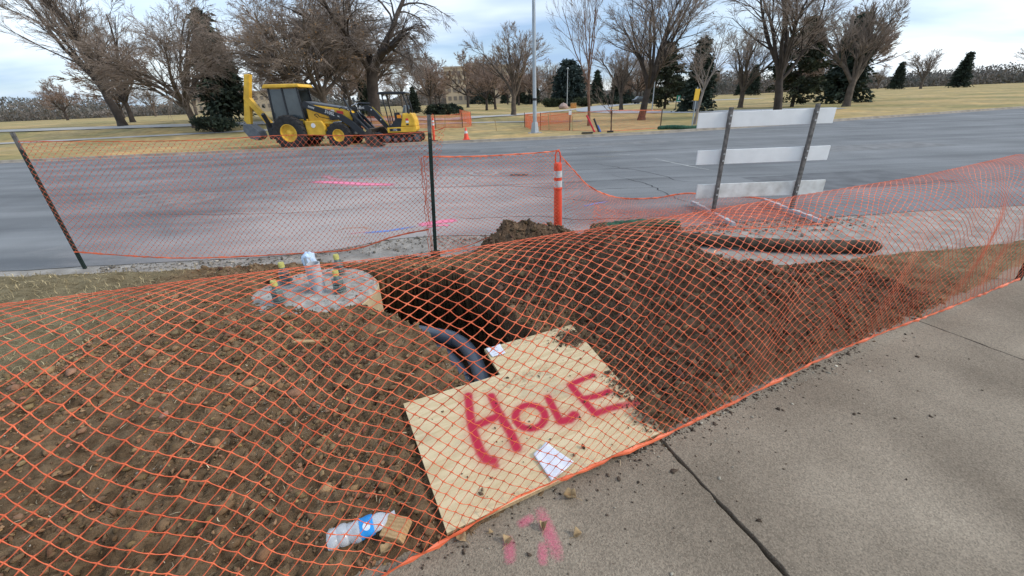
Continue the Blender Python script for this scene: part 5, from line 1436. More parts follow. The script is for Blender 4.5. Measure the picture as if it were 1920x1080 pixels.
park_net('double orange net fence behind the street lamp', [(1.35, 29.3), (1.73, 25.6), (2.6, 24.9), (3.68, 24.3)], [.80, .74, .80, .90], 43, .014)
park_net('orange net fence farther behind the street lamp', [(1.35, 29.4), (3.2, 31.0), (5.04, 32.8)], [.80, .75, .65], 44, .014)
park_net('sheer orange net fence strung between thin posts below the leaning tree', [(3.72, 24.25), (5.5, 22.45), (8.37, 23.2)], [.90, 1.0, .90], 45, .0052)
def stake(label, x, y, h, m, r=.02, lean=0.0, name='fence_stake', flag=None):
    o = thing(name, label, 'stake', gl(x, y, -.05), group='stakes of the park nets'); o.rotation_euler = (0, lean, 0)
    MB().prism([(-r, -r), (r, -r), (r, r), (-r, r)], 0, h).obj('shaft', m, o)
    MB().add([(-r, -r, h), (r, -r, h), (r, r, h), (-r, r, h), (0, 0, h + r * 1.6)], [(0, 1, 4), (1, 2, 4), (2, 3, 4), (3, 0, 4)]).obj('tip', m, o)
    if flag: MB().box((0, -r - .006, h - .14), (.16, .008, .22)).obj('notice', flag, o)
stake('rusty post at the left end of the excavator net', -9.8, 31.9, .95, M_tpost)
stake('pale wood stake in the net beside the mini excavator canopy', -6.9, 31.25, .9, M_wstake)
stake('rusty post in the middle of the net beside the orange tube', -5.0, 30.95, .95, M_tpost)
stake('pale leaning wood stake left of the net corner', -4.3, 30.8, .85, M_wstake, lean=.06)
stake('rusty post at the net corner by the traffic cone', -3.05, 30.8, 1.0, M_tpost)
stake('rusty post at the outer net corner', -2.54, 32.2, 1.0, M_tpost)
stake('rusty post close left behind the street lamp', 1.30, 29.3, .95, M_tpost)
stake('rusty post just right of the street lamp', 2.05, 25.2, 1.0, M_tpost)
stake('pale leaning wood stake right of the street lamp', 2.52, 24.85, .95, M_wstake, lean=-.07)
stake('dark stake with white notice in the net right of the lamp', 3.62, 24.25, 1.12, M_tpost, flag=M_stick)
stake('pale wood stake under the white notice', 3.74, 24.1, .80, M_wstake)
stake('pale wood stake behind the lamp net', 3.2, 31.0, .9, M_wstake)
stake('thin rusty post in front of the small bare sapling', 5.50, 22.40, 1.05, M_tpost)
stake('thin rusty post at the right end of the sheer net', 8.37, 23.18, .98, M_tpost)
stake('pale leaning survey stake left of the street lamp on the lawn', -.55, 26.5, .7, M_wstake, lean=-.12)

# bundle of coloured pipes leaning at the young tree
for nm, mcol, dx, lab in (('red', (.55, .04, .05), 0, 'red plastic pipe leaning on the ground by the young tree'), ('black', (.02, .02, .022), .22, 'black plastic pipe leaning right of the red pipe'), ('blue', (.05, .14, .45), .30, 'short blue plastic pipe beside the black pipe')):
    pm = mat('pipe_' + nm, mcol, .5, .1, 4); t = thing('duct_pipe', lab, 'pipe', gl(4.62 + dx, 22.2), group='coloured duct pipes by the young tree')
    top = {'red': (-.34, .5, .78), 'black': (-.22, .3, .62), 'blue': (-.12, .2, .30)}[nm]
    MB().tube([(0, 0, 0), (top[0] * .5, top[1] * .5, top[2] * .5), top], .048, 12).obj('pipe', pm, t, smooth=True)
    MB().tube([top, tuple(c * 1.03 for c in top)], .054, 12).obj('collar', pm, t, smooth=True)
for k, (x, y, s, lab) in enumerate(((4.0, 21.0, .30, 'flat dark rubber block on the far kerb left of the pipes'), (5.2, 21.3, .18, 'small dark rubber block on the far kerb right of the pipes'))):
    tag(MB().prism([(-s, -.09), (s * .8, -.10), (s, .08), (-s * .7, .1)], .0, .07).obj('rubber_block', M_black, None, bevel=.01), lab, 'block', 'rubber blocks on the kerb').location = (x, y, .10)

# ---- yellow sign post at the right
sg = thing('sign_post', 'yellow sign panel on a grey post beside the leaning tree', 'sign', gl(10.17, 23.4))
MB().bar((0, 0, -.1), (.02, 0, 1.95), .06, .045).obj('post', M_galv, sg)
M_sy = mat('yellow_sign', (.70, .42, .04), .5, .06, 5)
o = MB().box((0, 0, 0), (.30, .015, .56)).obj('panel', M_sy, sg, bevel=.004); o.location = (.02, -.04, 1.58); o.rotation_euler = (0, R(3), R(14))
for dx in (-.03, .12): MB().box((dx, .03, 1.08), (.11, .06, .42)).obj('box', M_mgry, sg, bevel=.01)
gs_ = thing('street_sign', 'small green sign on thin posts beyond the lawn', 'sign', gl(19.75, 50))
for dx in (-.2, .35): MB().bar((dx, 0, 0), (dx, 0, 1.6), .06, .06).obj('post', M_mblk, gs_)
M_sg = mat('green_sign', (.01, .22, .14), .5, .05, 5)
q = MB().box((0, -.05, 1.25), (.46, .02, .62)).obj('panel', M_sg, gs_); MB().prism([(-.08, 1.08), (.06, 1.08), (.10, 1.44), (-.03, 1.44)], -.075, -.065, 'XZ').obj('white_mark', M_stick, q)

# ---- far park furniture
M_grypole = mat('park_lamp_grey', (.40, .42, .43), .5, .08, 2)
for (x, y, h, lab) in ((11.97, 84.4, 6.6, 'thin grey park lamp in front of the dense dark evergreen'), (16.83, 49.9, 4.6, 'thin grey park lamp right of the big leaning tree')):
    t = thing('park_lamp', lab, 'lamp', gl(x, y), group='park lamps')
    r = .07 if h > 5 else .05
    MB().tube([(0, 0, -.1), (0, 0, h)], [r * 1.2, r * .8], 10).obj('pole', M_grypole, t, smooth=True)
    MB().lathe([(.18, h), (.22, h + .06), (.10, h + .22), (.02, h + .26)], 14).obj('lamp_head', M_grypole, t, smooth=True)
bl = MB().lathe([(.55, -.1), (.85, .2), (.8, .5), (.45, .85), (.05, .95)], 14)
q = random.Random(8); bl.v = [(x * q.uniform(.85, 1.15), y * q.uniform(.85, 1.1), z * q.uniform(.9, 1.1)) for x, y, z in bl.v]
o = bl.obj('boulder', mat('pinkish_rock', (.40, .29, .25), .9, .2, 3), None, smooth=True); o.location = gl(10.25, 76.7); tag(o, 'pinkish boulder beside the park path', 'boulder')
t = thing('park_bin', 'orange-brown square bin beside the park lamp', 'bin', gl(12.35, 79))
MB().box((0, 0, .42), (.95, .8, .84)).obj('body', mat('bin_orange', (.52, .24, .07), .7, .15, 3), t, bevel=.04); MB().box((0, 0, .88), (1.02, .88, .08)).obj('lid', M_wstake, t, bevel=.02)
def car(label, x, y, rz, colr):
    t = thing('parked_car', label, 'car', gl(x, y), rz, group='parked cars by the park drive'); pm = mat('car_paint_' + label.split()[0], colr, .3, .05, 2, spec=.6)
    MB().prism([(-2.1, .35), (2.1, .35), (2.15, .75), (1.2, .92), (.7, .95), (-1.8, .98), (-2.15, .85)], -.86, .86, 'XZ').obj('body', pm, t, bevel=.08)
    MB().prism([(-1.75, .96), (1.05, .93), (.45, 1.42), (-1.25, 1.46)], -.74, .74, 'XZ').obj('cabin', M_glassd, t, bevel=.08)
    MB().prism([(-1.25, 1.44), (.46, 1.40), (.35, 1.49), (-1.1, 1.52)], -.72, .72, 'XZ').obj('roof', pm, t, bevel=.04)
    for wx in (-1.3, 1.3):
        for wy in (-.80, .80): MB().lathe([(.2, -.1), (.32, -.1), (.32, .1), (.2, .1)], 16, loc=(wx, wy, .32), axis='Y').obj('wheel', M_tyre, t)
car('dark parked car beyond the park drive', 30.1, 96, .1, (.02, .022, .028))
car('silver parked car farther right beyond the park drive', 46, 108, .05, (.40, .41, .42))

# ---- tan building behind the trees
bd = thing('tan_building', 'large flat-roofed tan building far behind the bare trees', 'building', (-6, 240, gz(-6, 240)))
M_tan = mat('tan_wall', (.50, .40, .28), .9, .06, .2); M_tan2 = mat('tan_trim', (.42, .34, .25), .9, .06, .2)
MB().box((-7, 0, 8.5), (34, 22, 17)).obj('wall', M_tan, bd)
MB().box((16, 2, 6.2), (13, 18, 12.4)).obj('wing', M_tan, bd)
MB().box((-7, 0, 17.3), (34.8, 22.8, .7)).obj('parapet', M_tan2, bd); MB().box((-10, 3, 18.6), (9, 8, 2)).obj('plant_room', M_tan2, bd)
M_bwin = mat('tinted_windows', (.20, .17, .14), .35, .2, .3)
wm_ = MB().box((0, 0, 0), (1.7, .12, 1.9)).mesh('window')
for fl in range(4):
    for k in range(12):
        o = link('window', wm_, M_bwin, bd); o.location = (-22 + k * 2.75, -11.06, 3.2 + fl * 3.8)
for fl in range(3):
    for k in range(4):
        o = link('window', wm_, M_bwin, bd); o.location = (11.5 + k * 2.9, -7.06, 2.8 + fl * 3.6)
bd2 = thing('pale_building', 'low pale building at the far left behind the trees', 'building', (-150, 260, gz(-150, 260)))
MB().box((0, 0, 5), (60, 20, 10)).obj('wall', M_tan, bd2); MB().box((0, 0, 10.3), (61, 21, .6)).obj('parapet', M_tan2, bd2)
for fl in range(2):
    for k in range(18):
        o = link('window', wm_, M_glassd, bd2); o.location = (-27 + k * 3.2, -10.06, 3 + fl * 4)

# ================================================================== TREES
M_bark = mat('grey_brown_bark', (.115, .090, .070), .95, .3, 3, .5, 20)
M_bark_d = mat('dark_bark', (.060, .048, .040), .95, .3, 3, .5, 20)
M_twig = mat('twig_brown', (.27, .215, .175), .95, .2, 1)
M_twig_r = mat('twig_reddish', (.285, .205, .16), .95, .2, 1)
M_twig_d = mat('twig_dark', (.165, .135, .115), .95, .2, 1)
M_leafd = mat('clinging_dry_leaves', (.28, .165, .075), .9, .3, 1)
def tubes_np(P, Rr, ns):
    """P (B,n,3) radii (B,n) -> verts, quads"""
    B, n, _ = P.shape
    D = np.gradient(P, axis=1); D /= np.linalg.norm(D, axis=-1, keepdims=True) + 1e-9
    ref = np.where(np.abs(D[:, :1, 2:3]) < .9, np.array([[[0, 0, 1.]]]), np.array([[[1., 0, 0]]]))
    X_ = np.cross(D, np.broadcast_to(ref, D.shape)); X_ /= np.linalg.norm(X_, axis=-1, keepdims=True) + 1e-9
    Y_ = np.cross(X_, D)
    a = np.arange(ns) * 2 * np.pi / ns
    V_ = P[:, :, None, :] + Rr[:, :, None, None] * (X_[:, :, None, :] * np.cos(a)[None, None, :, None] + Y_[:, :, None, :] * np.sin(a)[None, None, :, None])
    b_ = (np.arange(B) * n * ns)[:, None, None] + (np.arange(n - 1) * ns)[None, :, None]
    k = np.arange(ns)[None, None, :]; k2 = (k + 1) % ns
    return V_.reshape(-1, 3), np.stack([b_ + k, b_ + k2, b_ + ns + k2, b_ + ns + k], -1).reshape(-1, 4)
NPTS = {0: 9, 1: 8, 2: 6, 3: 4, 4: 3}
def gen_tree(seed, trunk_h, r0, lean, limbs, limb_len, elev, counts, ratio, up, wob, twig_r, spread=.75, leader=False):
    rr = random.Random(seed); br = {k: [] for k in range(5)}
    def norm(v):
        l = math.sqrt(sum(c * c for c in v)) + 1e-9; return [c / l for c in v]
    def grow(p, d, L, r, lv):
        n = NPTS[lv]; st = L / (n - 1); pts = [list(p)]; rad = [r]; dirs = [d]
        end = r * (.30 if lv < 3 else .45)
        for k in range(1, n):
            d = norm([d[0] + rr.gauss(0, wob), d[1] + rr.gauss(0, wob), d[2] + rr.gauss(0, wob * .7) + up[min(lv, len(up) - 1)] * .12])
            p = [p[i] + d[i] * st for i in range(3)]; pts.append(p); dirs.append(d); rad.append(max(twig_r * .7, r + (end - r) * (k / (n - 1)) ** .8))
        br[lv].append((pts, rad))
        if lv >= 4 or lv - 1 >= len(counts): return
        c = counts[lv - 1]
        for j in range(c):
            t = rr.uniform(.28, 1.0) if lv > 1 else rr.uniform(.22, 1.0)
            f = t * (n - 1); k = min(int(f), n - 2); f -= k
            q = [pts[k][i] + (pts[k + 1][i] - pts[k][i]) * f for i in range(3)]
            b = dirs[k + 1]; a = rr.uniform(0, 6.283)
            s = [math.cos(a), math.sin(a), rr.uniform(-.6, .6)]; dt = sum(s[i] * b[i] for i in range(3)); s = norm([s[i] - b[i] * dt for i in range(3)])
            sp_ = spread * rr.uniform(.6, 1.25)
            nd_ = norm([b[i] + s[i] * sp_ for i in range(3)])
            rq = rad[k] + (rad[k + 1] - rad[k]) * f
            grow(q, nd_, L * rr.uniform(ratio * .7, ratio * 1.25) * (1.15 - .45 * t), max(twig_r, rq * rr.uniform(.4, .62)), lv + 1)
    # trunk
    n = NPTS[0]; pts = []; rad = []; x = y = 0.0
    for k in range(n):
        t = k / (n - 1); pts.append([lean[0] * t ** 1.3 + rr.gauss(0, .02) * trunk_h * .3 * (k > 0), lean[1] * t + rr.gauss(0, .02) * trunk_h * .3 * (k > 0), trunk_h * t - .15 * (k == 0)])
        rad.append(r0 * ((1.35 if k == 0 else 1.0) - .28 * t))
    br[0].append((pts, rad))
    tops = pts[-1]
    for j in range(limbs):
        t = rr.uniform(.72, 1.0) if j else 1.0
        k = min(int(t * (n - 1)), n - 1); q = pts[k]
        a = 6.283 * j / limbs + rr.uniform(-.4, .4); e = R(rr.uniform(*elev)) if not (leader and j == 0) else R(84)
        d = [math.cos(a) * math.cos(e) + lean[0] / trunk_h * .5, math.sin(a) * math.cos(e), math.sin(e)]
        grow(q, norm(d), limb_len * rr.uniform(.75, 1.15), r0 * rr.uniform(.42, .62), 1)
    return br
def tree_meshes(br):
    out = []
    for lv_set, ns in (((0, 1, 2), 7), ((3, 4), 3)):
        Vs, Fs, off = [], [], 0
        for lv in lv_set:
            if not br[lv]: continue
            P = np.array([b[0] for b in br[lv]]); Rr = np.array([b[1] for b in br[lv]])
            V_, F_ = tubes_np(P, Rr, ns if lv < 2 else min(ns, 4)); Vs.append(V_); Fs.append(F_ + off); off += len(V_)
        out.append(np_mesh('wood', np.concatenate(Vs), np.concatenate(Fs)) if Vs else None)
    return out
def place_tree(name, label, x, y, meshes, bark, twig, rz=0.0, s=1.0, group=None, leaves=None, z=None):
    t = thing(name, label, 'tree', (x, y, (gz(x, y) + .04) if z is None else z), rz, group); t.scale = (s, s, s)
    link('trunk', meshes[0], bark, t, smooth=True)
    if meshes[1] is not None: link('crown', meshes[1], twig, t)
    if leaves is not None: link('dry_leaves', leaves, M_leafd, t)
    return t
def leaf_mesh(br, n, size, seed, lv=4):
    g_ = np.random.default_rng(seed); src = br[4] if br[4] else br[3]
    P = np.array([b[0] for b in src]); i_ = g_.integers(0, len(P), n); j_ = g_.integers(0, P.shape[1], n)
    c = P[i_, j_] + g_.normal(0, .06, (n, 3)); a = g_.normal(0, 1, (n, 3)); a /= np.linalg.norm(a, axis=1, keepdims=True); b = np.cross(a, g_.normal(0, 1, (n, 3))); b /= np.linalg.norm(b, axis=1, keepdims=True)
    s_ = g_.uniform(.6, 1.3, (n, 1)) * size
    V_ = np.stack([c - a * s_, c + b * s_ * .6, c + a * s_, c - b * s_ * .6], 1).reshape(-1, 3)
    return np_mesh('leaves', V_, np.arange(n * 4).reshape(-1, 4))
G_B = 'bare trees in the park'
# big dark leaning tree at left
b1 = gen_tree(1, 3.4, .42, (-.55, 0), 7, 5.2, (20, 70), [9, 9, 8], .54, (0, -.2, -.8, -1.3), .15, .010, .85)
place_tree('bare_tree', 'massive dark bare tree with drooping limbs behind the mini excavator', -11.3, 38.0, tree_meshes(b1), M_bark_d, M_twig_d, 2.6, 1.32, G_B)
# dense twiggy tree at the far left of the photograph
b0 = gen_tree(2, 1.6, .22, (-.2, 0), 10, 4.6, (35, 84), [11, 10, 9], .50, (.5, .3, -.1, -.4), .15, .009, .75)
m0 = tree_meshes(b0); lf0 = leaf_mesh(b0, 1500, .05, 3)
place_tree('bare_tree', 'dense twiggy multi-stemmed tree behind the backhoe loader hood', -14.6, 36.5, m0, M_bark, M_twig, .3, 1.40, G_B, lf0)
place_tree('bare_tree', 'dense twiggy tree left of the backhoe loader cab', -19.2, 40.5, m0, M_bark, M_twig_r, 2.2, 1.45, G_B, lf0)
place_tree('bare_tree', 'tall brownish twiggy tree behind the dense twiggy pair at left', -15.2, 48.5, m0, M_bark, M_twig_r, 4.1, 1.75, G_B)
# round reddish tree
b2 = gen_tree(4, 2.2, .22, (.1, 0), 9, 4.3, (15, 80), [9, 9, 7], .48, (.5, .5, .2, 0), .10, .020, .75)
m2 = tree_meshes(b2); lf2 = leaf_mesh(b2, 900, .08, 4)
place_tree('bare_tree', 'round-crowned reddish bare tree in the middle of the lawn', -8.4, 101, m2, M_bark_d, M_twig_r, 0, 1.55, G_B, lf2)
place_tree('bare_tree', 'pale slender bare tree left of the matching pair by the lawn path', -2.75, 67.0, m2, M_bark, M_twig, 1.3, .98, G_B)
place_tree('bare_tree', 'pale slender bare tree right of the matching pair by the lawn path', -1.6, 75.0, m2, M_bark, M_twig, 2.9, 1.08, G_B, lf2)
# vase tree left of the lamp
b4 = gen_tree(6, 2.0, .26, (.15, 0), 7, 4.4, (48, 82), [9, 8, 7], .50, (.7, .5, .4, .2), .10, .012, .62)
m4 = tree_meshes(b4); lf4 = leaf_mesh(b4, 350, .06, 6)
place_tree('bare_tree', 'vase-shaped bare tree just left of the street lamp', .9, 45.2, m4, M_bark, M_twig, .6, 1.12, G_B, lf4)
place_tree('bare_tree', 'medium bare tree between the young tree and the big leaning tree', 15.3, 57.5, m4, M_bark, M_twig, 3.0, 1.08, G_B)
# young tall tree
b5 = gen_tree(8, 3.15, .10, (-.2, 0), 5, 4.3, (58, 80), [8, 6, 4], .50, (.6, .5, .4, .3), .07, .007, .5, True)
place_tree('bare_tree', 'young slender bare tree forking high, standing above the coloured pipes', 5.4, 27.9, tree_meshes(b5), mat('reddish_young_bark', (.17, .10, .07), .9, .25, 4), M_twig, .4, 1.0, G_B)
# sapling
b6 = gen_tree(9, .9, .035, (-.05, 0), 4, 1.5, (40, 75), [7, 5], .5, (.5, .4, .3), .10, .005, .6, True)
place_tree('bare_tree', 'small bare sapling at the thin post of the sheer net', 5.6, 22.75, tree_meshes(b6), M_bark, M_twig, 0, 1.05, G_B)
# big leaning tree right
b8 = gen_tree(10, 2.7, .27, (.45, 0), 8, 5.4, (45, 80), [10, 9, 7], .50, (.5, .3, .1, 0), .11, .009, .66)
m8 = tree_meshes(b8); lf8 = leaf_mesh(b8, 450, .05, 9)
place_tree('bare_tree', 'big bare tree with thick trunk leaning right behind the sheer net', 10.15, 32.3, m8, M_bark_d, M_twig, 0.0, 1.02, G_B, lf8)
# right tree by the sign
b9 = gen_tree(12, 2.2, .085, (.35, 0), 6, 2.6, (25, 70), [8, 7, 4], .5, (.3, .2, .1, 0), .12, .007, .7)
m9 = tree_meshes(b9)
place_tree('bare_tree', 'slim pale bare tree leaning beside the yellow sign', 11.0, 25.0, m9, mat('pale_bark', (.26, .22, .19), .9, .2, 4), M_twig, .2, 1.0, G_B)
# trees beyond the photograph's sides, as the park goes on
for k, (lab, x, y, mm, bk_, tw, rz, s) in enumerate((
        ('broad bare tree standing right of the barricade beyond the road', 19.5, 31, m8, M_bark_d, M_twig, 2.0, 1.1),
        ('bare tree at the far right of the park lawn', 33, 42, m4, M_bark, M_twig, 1.0, 1.3),
        ('round bare tree behind the far right lawn', 47, 60, m2, M_bark, M_twig_r, .5, 1.5),
        ('bare tree between the two right-hand evergreens', 27, 50, m4, M_bark, M_twig_r, 4.0, 1.1),
        ('tall twiggy bare tree left of the backhoe loader', -25.5, 36, m0, M_bark, M_twig, 1.0, 1.3),
        ('broad bare tree at the far left beyond the road', -34, 39, m8, M_bark_d, M_twig, 3.0, 1.3),
        ('round bare tree at the left edge of the lawn', -44, 52, m2, M_bark, M_twig_r, 2.0, 1.3),
        ('distant bare tree left of the tan building', -34, 110, m2, M_bark, M_twig, 2.5, 1.7),
        ('distant bare tree in front of the tan building left corner', -22, 130, m4, M_bark, M_twig, 2.5, 1.8),
        ('distant bare tree in front of the tan building right wing', 4, 125, m2, M_bark, M_twig_r, 1.5, 1.5),
        ('distant bare tree right of the tan building', 14, 140, m4, M_bark, M_twig_r, .5, 1.7),
        ('distant reddish tree left of the dense evergreen', 8.5, 118, m2, M_bark_d, M_twig_r, 2.1, 1.25),
        ('distant reddish tree right of the dense evergreen', 22, 128, m2, M_bark_d, M_twig_r, 4.1, 1.3),
        ('distant bare tree beyond the park drive', 36, 120, m2, M_bark_d, M_twig, 5.1, 1.5),
        ('distant bare tree behind the leaning tree', 30, 88, m4, M_bark, M_twig_r, 3.3, 1.35),
        ('distant bare tree behind the massive dark tree', -26, 75, m2, M_bark, M_twig, 3.3, 1.5),
        ('distant bare tree over the dark evergreen shrub', -15, 90, m2, M_bark, M_twig, 1.1, 1.35))):
    place_tree('bare_tree', lab, x, y, mm, bk_, tw, rz, s, G_B)

rt = random.Random(31)
_O1 = ['first', 'second', 'third', 'fourth', 'fifth', 'sixth', 'seventh', 'eighth', 'ninth', 'tenth', 'eleventh', 'twelfth', 'thirteenth', 'fourteenth', 'fifteenth', 'sixteenth', 'seventeenth', 'eighteenth', 'nineteenth', 'twentieth']
_T = {2: 'twenty', 3: 'thirty', 4: 'forty'}
def ordinal(n): return _O1[n - 1] if n <= 20 else (_T[n // 10] + '-' + _O1[n % 10 - 1] if n % 10 else _T[n // 10][:-1] + 'ieth')
far_t = []; far_e = []
for k in range(44):
    x = rt.uniform(-150, 190); y = rt.uniform(135, 245)
    if -34 < x < 22 and y > 215: y -= 60
    o_ = place_tree('bare_tree', '', x, y, (m2, m4)[k % 2], (M_bark_d, M_bark)[k % 3 > 0], (M_twig_r, M_twig, M_twig)[k % 3], rt.uniform(0, 6), rt.uniform(1.2, 1.9), 'scattered far row of bare trees'); far_t.append((x / y, o_))
for k, (_, o_) in enumerate(sorted(far_t, key=lambda q: q[0])): o_['label'] = 'small distant bare tree, %s from the left in the scattered far row' % ordinal(k + 1)
# ---- evergreens
M_need = mat('dark_needles', (.022, .036, .026), .8, .45, .9, color2=(.050, .070, .045))
M_need_b = mat('blue_green_needles', (.030, .048, .044), .8, .4, .9, color2=(.06, .085, .075))
M_need_p = mat('pine_needles', (.030, .040, .022), .8, .45, .9, color2=(.070, .080, .040))
def conifer(seed, h, w, n_br, per, shape, droop, size, gap=.0):
    g_ = np.random.default_rng(seed)
    tz = g_.random(n_br) ** .85; a = g_.uniform(0, 6.283, n_br)
    if shape == 'cone': rad = w * (1 - tz) ** .8 + .12
    elif shape == 'oval': rad = w * np.sqrt(np.clip(1 - (np.abs(tz - .32) / .70) ** 2.2, 0.02, 1))
    else: rad = w * np.clip(.55 + .45 * np.sin(tz * 3.1 + .3), .2, 1) * (1 - .75 * tz ** 3)
    rad = rad * g_.uniform(.72, 1.12, n_br)
    t = g_.random((n_br, per)) ** .55; 
    r = rad[:, None] * t; z = h * (.06 + .92 * tz)[:, None] + r * (-droop) + .25 * t ** 2 * rad[:, None] * .3
    c = np.stack([np.cos(a)[:, None] * r, np.sin(a)[:, None] * r, z], -1) + g_.normal(0, size * .75, (n_br, per, 3)) * np.array([1, 1, .6])
    c = c.reshape(-1, 3); n = len(c)
    out = np.repeat(np.stack([np.cos(a), np.sin(a), np.full(n_br, -.25)], 1), per, 0) + g_.normal(0, .5, (n, 3)); out /= np.linalg.norm(out, axis=1, keepdims=True)
    sd = np.cross(out, g_.normal(0, 1, (n, 3))); sd /= np.linalg.norm(sd, axis=1, keepdims=True)
    s_ = g_.uniform(.6, 1.4, (n, 1)) * size
    V_ = np.stack([c - out * s_ * .4, c + sd * s_ * .34, c + out * s_, c - sd * s_ * .34], 1).reshape(-1, 3)
    cr = np_mesh('needles', V_, np.arange(n * 4).reshape(-1, 4))
    P = []; Rr = []
    for k in range(min(n_br, 70)):
        e = np.array([math.cos(a[k]) * rad[k] * .9, math.sin(a[k]) * rad[k] * .9, h * (.06 + .92 * tz[k]) - droop * rad[k] * .9]); s0 = np.array([0, 0, h * (.06 + .92 * tz[k])])
        P.append([s0, (s0 + e) / 2 + [0, 0, .05], e]); Rr.append([.05, .03, .012])
    V1, F1 = tubes_np(np.array(P), np.array(Rr), 4)
    tp = np.array([[[0, 0, -.2], [0, 0, h * .5], [0, 0, h * .97]]]); V2, F2 = tubes_np(tp, np.array([[h * .024, h * .015, .02]]), 8)
    return np_mesh('trunk', np.concatenate([V1, V2]), np.concatenate([F1, F2 + len(V1)])), cr
def evergreen(name, label, x, y, ms, m, rz=0, s=1.0, cat='tree'):
    t = thing(name, label, cat, (x, y, gz(x, y) + .03), rz, 'evergreens in the park'); t.scale = (s, s, s)
    link('trunk', ms[0], M_bark_d, t); link('crown', ms[1], m, t); return t
cv = conifer(1, 9.2, 3.5, 420, 26, 'oval', .25, .42)
cp = conifer(2, 7.6, 2.1, 300, 24, 'cone', .30, .30)
pn = conifer(3, 7.6, 2.5, 130, 60, 'pine', .05, .24)
evergreen('evergreen_tree', 'dense dark dome-shaped evergreen behind the thin park lamp', 14.3, 99, cv, M_need_b)
evergreen('evergreen_tree', 'small pyramidal evergreen right of the dome-shaped one', 24.8, 119, cp, M_need, .4, 1.05)
evergreen('evergreen_tree', 'pyramidal evergreen behind the medium bare tree', 31, 124, cp, M_need, 1.4, .95)
evergreen('evergreen_tree', 'tall dark pine left of the two at right', 20.6, 56.3, pn, M_need_p, 0, 1.0)
evergreen('evergreen_tree', 'tall dark spruce at the right edge behind the yellow sign', 19.6, 44.8, cp, M_need_b, .8, .86)
evergreen('evergreen_tree', 'dark pine farther right beyond the barricade', 31, 47, pn, M_need_p, 2.0, 1.1)
evergreen('evergreen_tree', 'dark spruce at the far right of the lawn', 40, 52, cp, M_need, 2.0, 1.2)
evergreen('evergreen_tree', 'distant dark evergreen left of the street lamp', 5.2, 150, cp, M_need, 2.0, 1.25)
evergreen('evergreen_tree', 'distant dark evergreen right of the street lamp', 10.0, 150, cp, M_need_b, 1.0, 1.1)
evergreen('evergreen_tree', 'dark evergreen half hidden by the massive dark tree trunk', -9.6, 47, cp, M_need, 1.0, .34)
evergreen('evergreen_tree', 'dark spruce at the far left beyond the backhoe loader', -30, 48, cp, M_need, 1.0, 1.3)
evergreen('evergreen_tree', 'dark evergreen low behind the backhoe loader arms', -13.2, 42, cp, M_need, 3.0, .40)
for k in range(16):
    x = rt.uniform(-20, 190); y = rt.uniform(150, 250)
    o_ = evergreen('evergreen_tree', '', x, y, (cp, cv)[k % 4 == 0], (M_need, M_need_b)[k % 2], rt.uniform(0, 6), rt.uniform(.9, 1.5))
    o_['group'] = 'scattered far row of evergreens'; far_e.append((x / y, o_))
for k, (_, o_) in enumerate(sorted(far_e, key=lambda q: q[0])): o_['label'] = 'small distant dark evergreen, %s from the left in the scattered far row' % ordinal(k + 1)
def shrub(label, x, y, w, d, h, n, size, m, seed):
    g_ = np.random.default_rng(seed); t = thing('evergreen_shrub', label, 'shrub', (x, y, gz(x, y) + .02), 0, 'evergreen shrubs in the park')
    cl_ = np.stack([g_.uniform(-1, 1, 26) * w * .42, g_.uniform(-1, 1, 26) * d * .4, g_.uniform(.2, .8, 26) * h], 1); cr_ = g_.uniform(.2, .36, 26) * min(h * 1.2, w)
    i_ = g_.integers(0, 26, n); dr = g_.normal(0, 1, (n, 3)); dr /= np.linalg.norm(dr, axis=1, keepdims=True)
    c = cl_[i_] + dr * (cr_[i_] * g_.random(n) ** .3)[:, None] * np.array([1.3, 1.2, .7]); c[:, 2] = np.abs(c[:, 2])
    out = dr + np.array([0, 0, .3]) + g_.normal(0, .4, (n, 3)); out /= np.linalg.norm(out, axis=1, keepdims=True); sd = np.cross(out, g_.normal(0, 1, (n, 3))); sd /= np.linalg.norm(sd, axis=1, keepdims=True)
    s_ = g_.uniform(.6, 1.4, (n, 1)) * size
    V_ = np.stack([c - out * s_ * .4, c + sd * s_ * .4, c + out * s_, c - sd * s_ * .4], 1).reshape(-1, 3)
    link('foliage', np_mesh('foliage', V_, np.arange(n * 4).reshape(-1, 4)), m, t)
    P = np.array([[[0, 0, -.1], cl_[k] * .5, cl_[k]] for k in range(26)]); V1, F1 = tubes_np(P, np.tile([[.05, .03, .015]], (26, 1)), 4)
    link('stems', np_mesh('stems', V1, F1), M_bark_d, t)
shrub('wide dark evergreen shrub above the net beside the orange tube', -6.1, 43.5, 3.9, 2.2, 1.0, 4200, .13, M_need, 51)
shrub('low spreading juniper left below the dome-shaped evergreen', 10.3, 93, 4.2, 3, 1.9, 3000, .22, mat('juniper', (.045, .055, .028), .85, .35, 1), 52)
shrub('low spreading juniper right below the dome-shaped evergreen', 16.0, 90, 3.4, 3, 1.7, 2600, .22, MATS['juniper'], 53)
shrub('dark low shrub beyond the park drive', 28.4, 104, 4.5, 3, 1.7, 2600, .24, M_need, 54)
shrub('dark round shrub left of the parked car', 24.0, 100, 3.6, 3, 1.9, 2400, .24, M_need, 55)
shrub('dark shrub left of the backhoe loader at the lawn edge', -22, 33, 3.4, 2, 1.2, 2600, .13, M_need, 56)

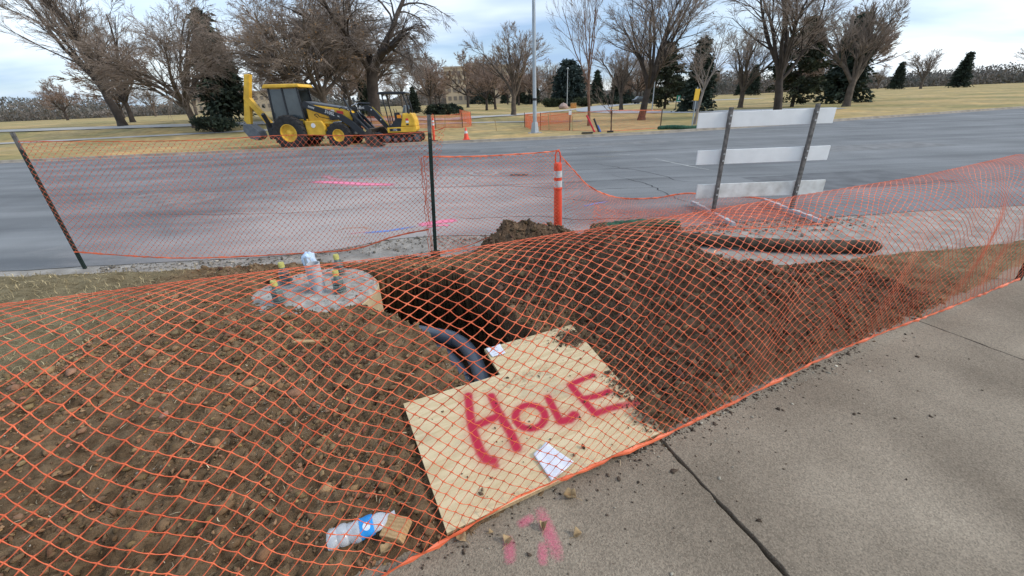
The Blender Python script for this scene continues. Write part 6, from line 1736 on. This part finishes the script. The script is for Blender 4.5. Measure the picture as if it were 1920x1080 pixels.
# ---- far-off wood that closes the horizon behind the park
g_ = np.random.default_rng(77)
def far_wood(name, label, n, y0, y1, hmin, hmax, cols, seed, size):
    q_ = np.random.default_rng(seed); x = q_.uniform(-420, 420, n); y = q_.uniform(y0, y1, n)
    hh = hmin + (hmax - hmin) * np.clip(.5 + fbm(x, y * .2, .035, 4) * 1.1, 0, 1)
    c = np.stack([x, y, q_.random(n) ** .8 * hh + lawn_h(x, y)], 1)
    o_ = q_.normal(0, 1, (n, 3)) * np.array([.6, .6, 1.2]); o_ /= np.linalg.norm(o_, axis=1, keepdims=True)
    d_ = np.cross(o_, q_.normal(0, 1, (n, 3))); d_ /= np.linalg.norm(d_, axis=1, keepdims=True); s_ = q_.uniform(.5, 1.4, (n, 1)) * size
    V_ = np.stack([c - o_ * s_, c + d_ * s_ * .35, c + o_ * s_, c - d_ * s_ * .35], 1).reshape(-1, 3)
    me = np_mesh(name, V_, np.arange(n * 4).reshape(-1, 4))
    k_ = q_.random(n) < (.5 + .9 * fbm(x, y * .1 + 50, .05, 3)); tint = np.where(k_[:, None], np.array([cols[0]]), np.array([cols[1]])) * np.exp(q_.normal(0, .10, (n, 1)))
    cattr(me, 'tint', np.repeat(tint, 4, 0))
    o = link(name, me, M_straw); o['kind'] = 'stuff'; o['label'] = label; o['category'] = 'wood'
far_wood('distant_wood', 'far-off band of bare and evergreen trees along the horizon', 150000, 262, 330, 3.5, 15.0, ((.22, .19, .165), (.13, .13, .115)), 5, .8)
hb_ = MB(); hx = np.linspace(-1200, 1200, 160)
hz = 5.5 + 3.0 * fbm(hx, hx * 0 + 3, .012, 4)
hb_.add([(float(x), 345.0, 0.0) for x in hx] + [(float(x), 362.0, float(z)) for x, z in zip(hx, hz)] + [(float(x), 420.0, float(z) + 2.5) for x, z in zip(hx, hz)], [(k, k + 1, 161 + k, 160 + k) for k in range(159)] + [(160 + k, 161 + k, 321 + k, 320 + k) for k in range(159)])
tag(hb_.obj('distant_rise', mat('wooded_rise', (.17, .15, .13), .95, .3, .2)), kind='structure')
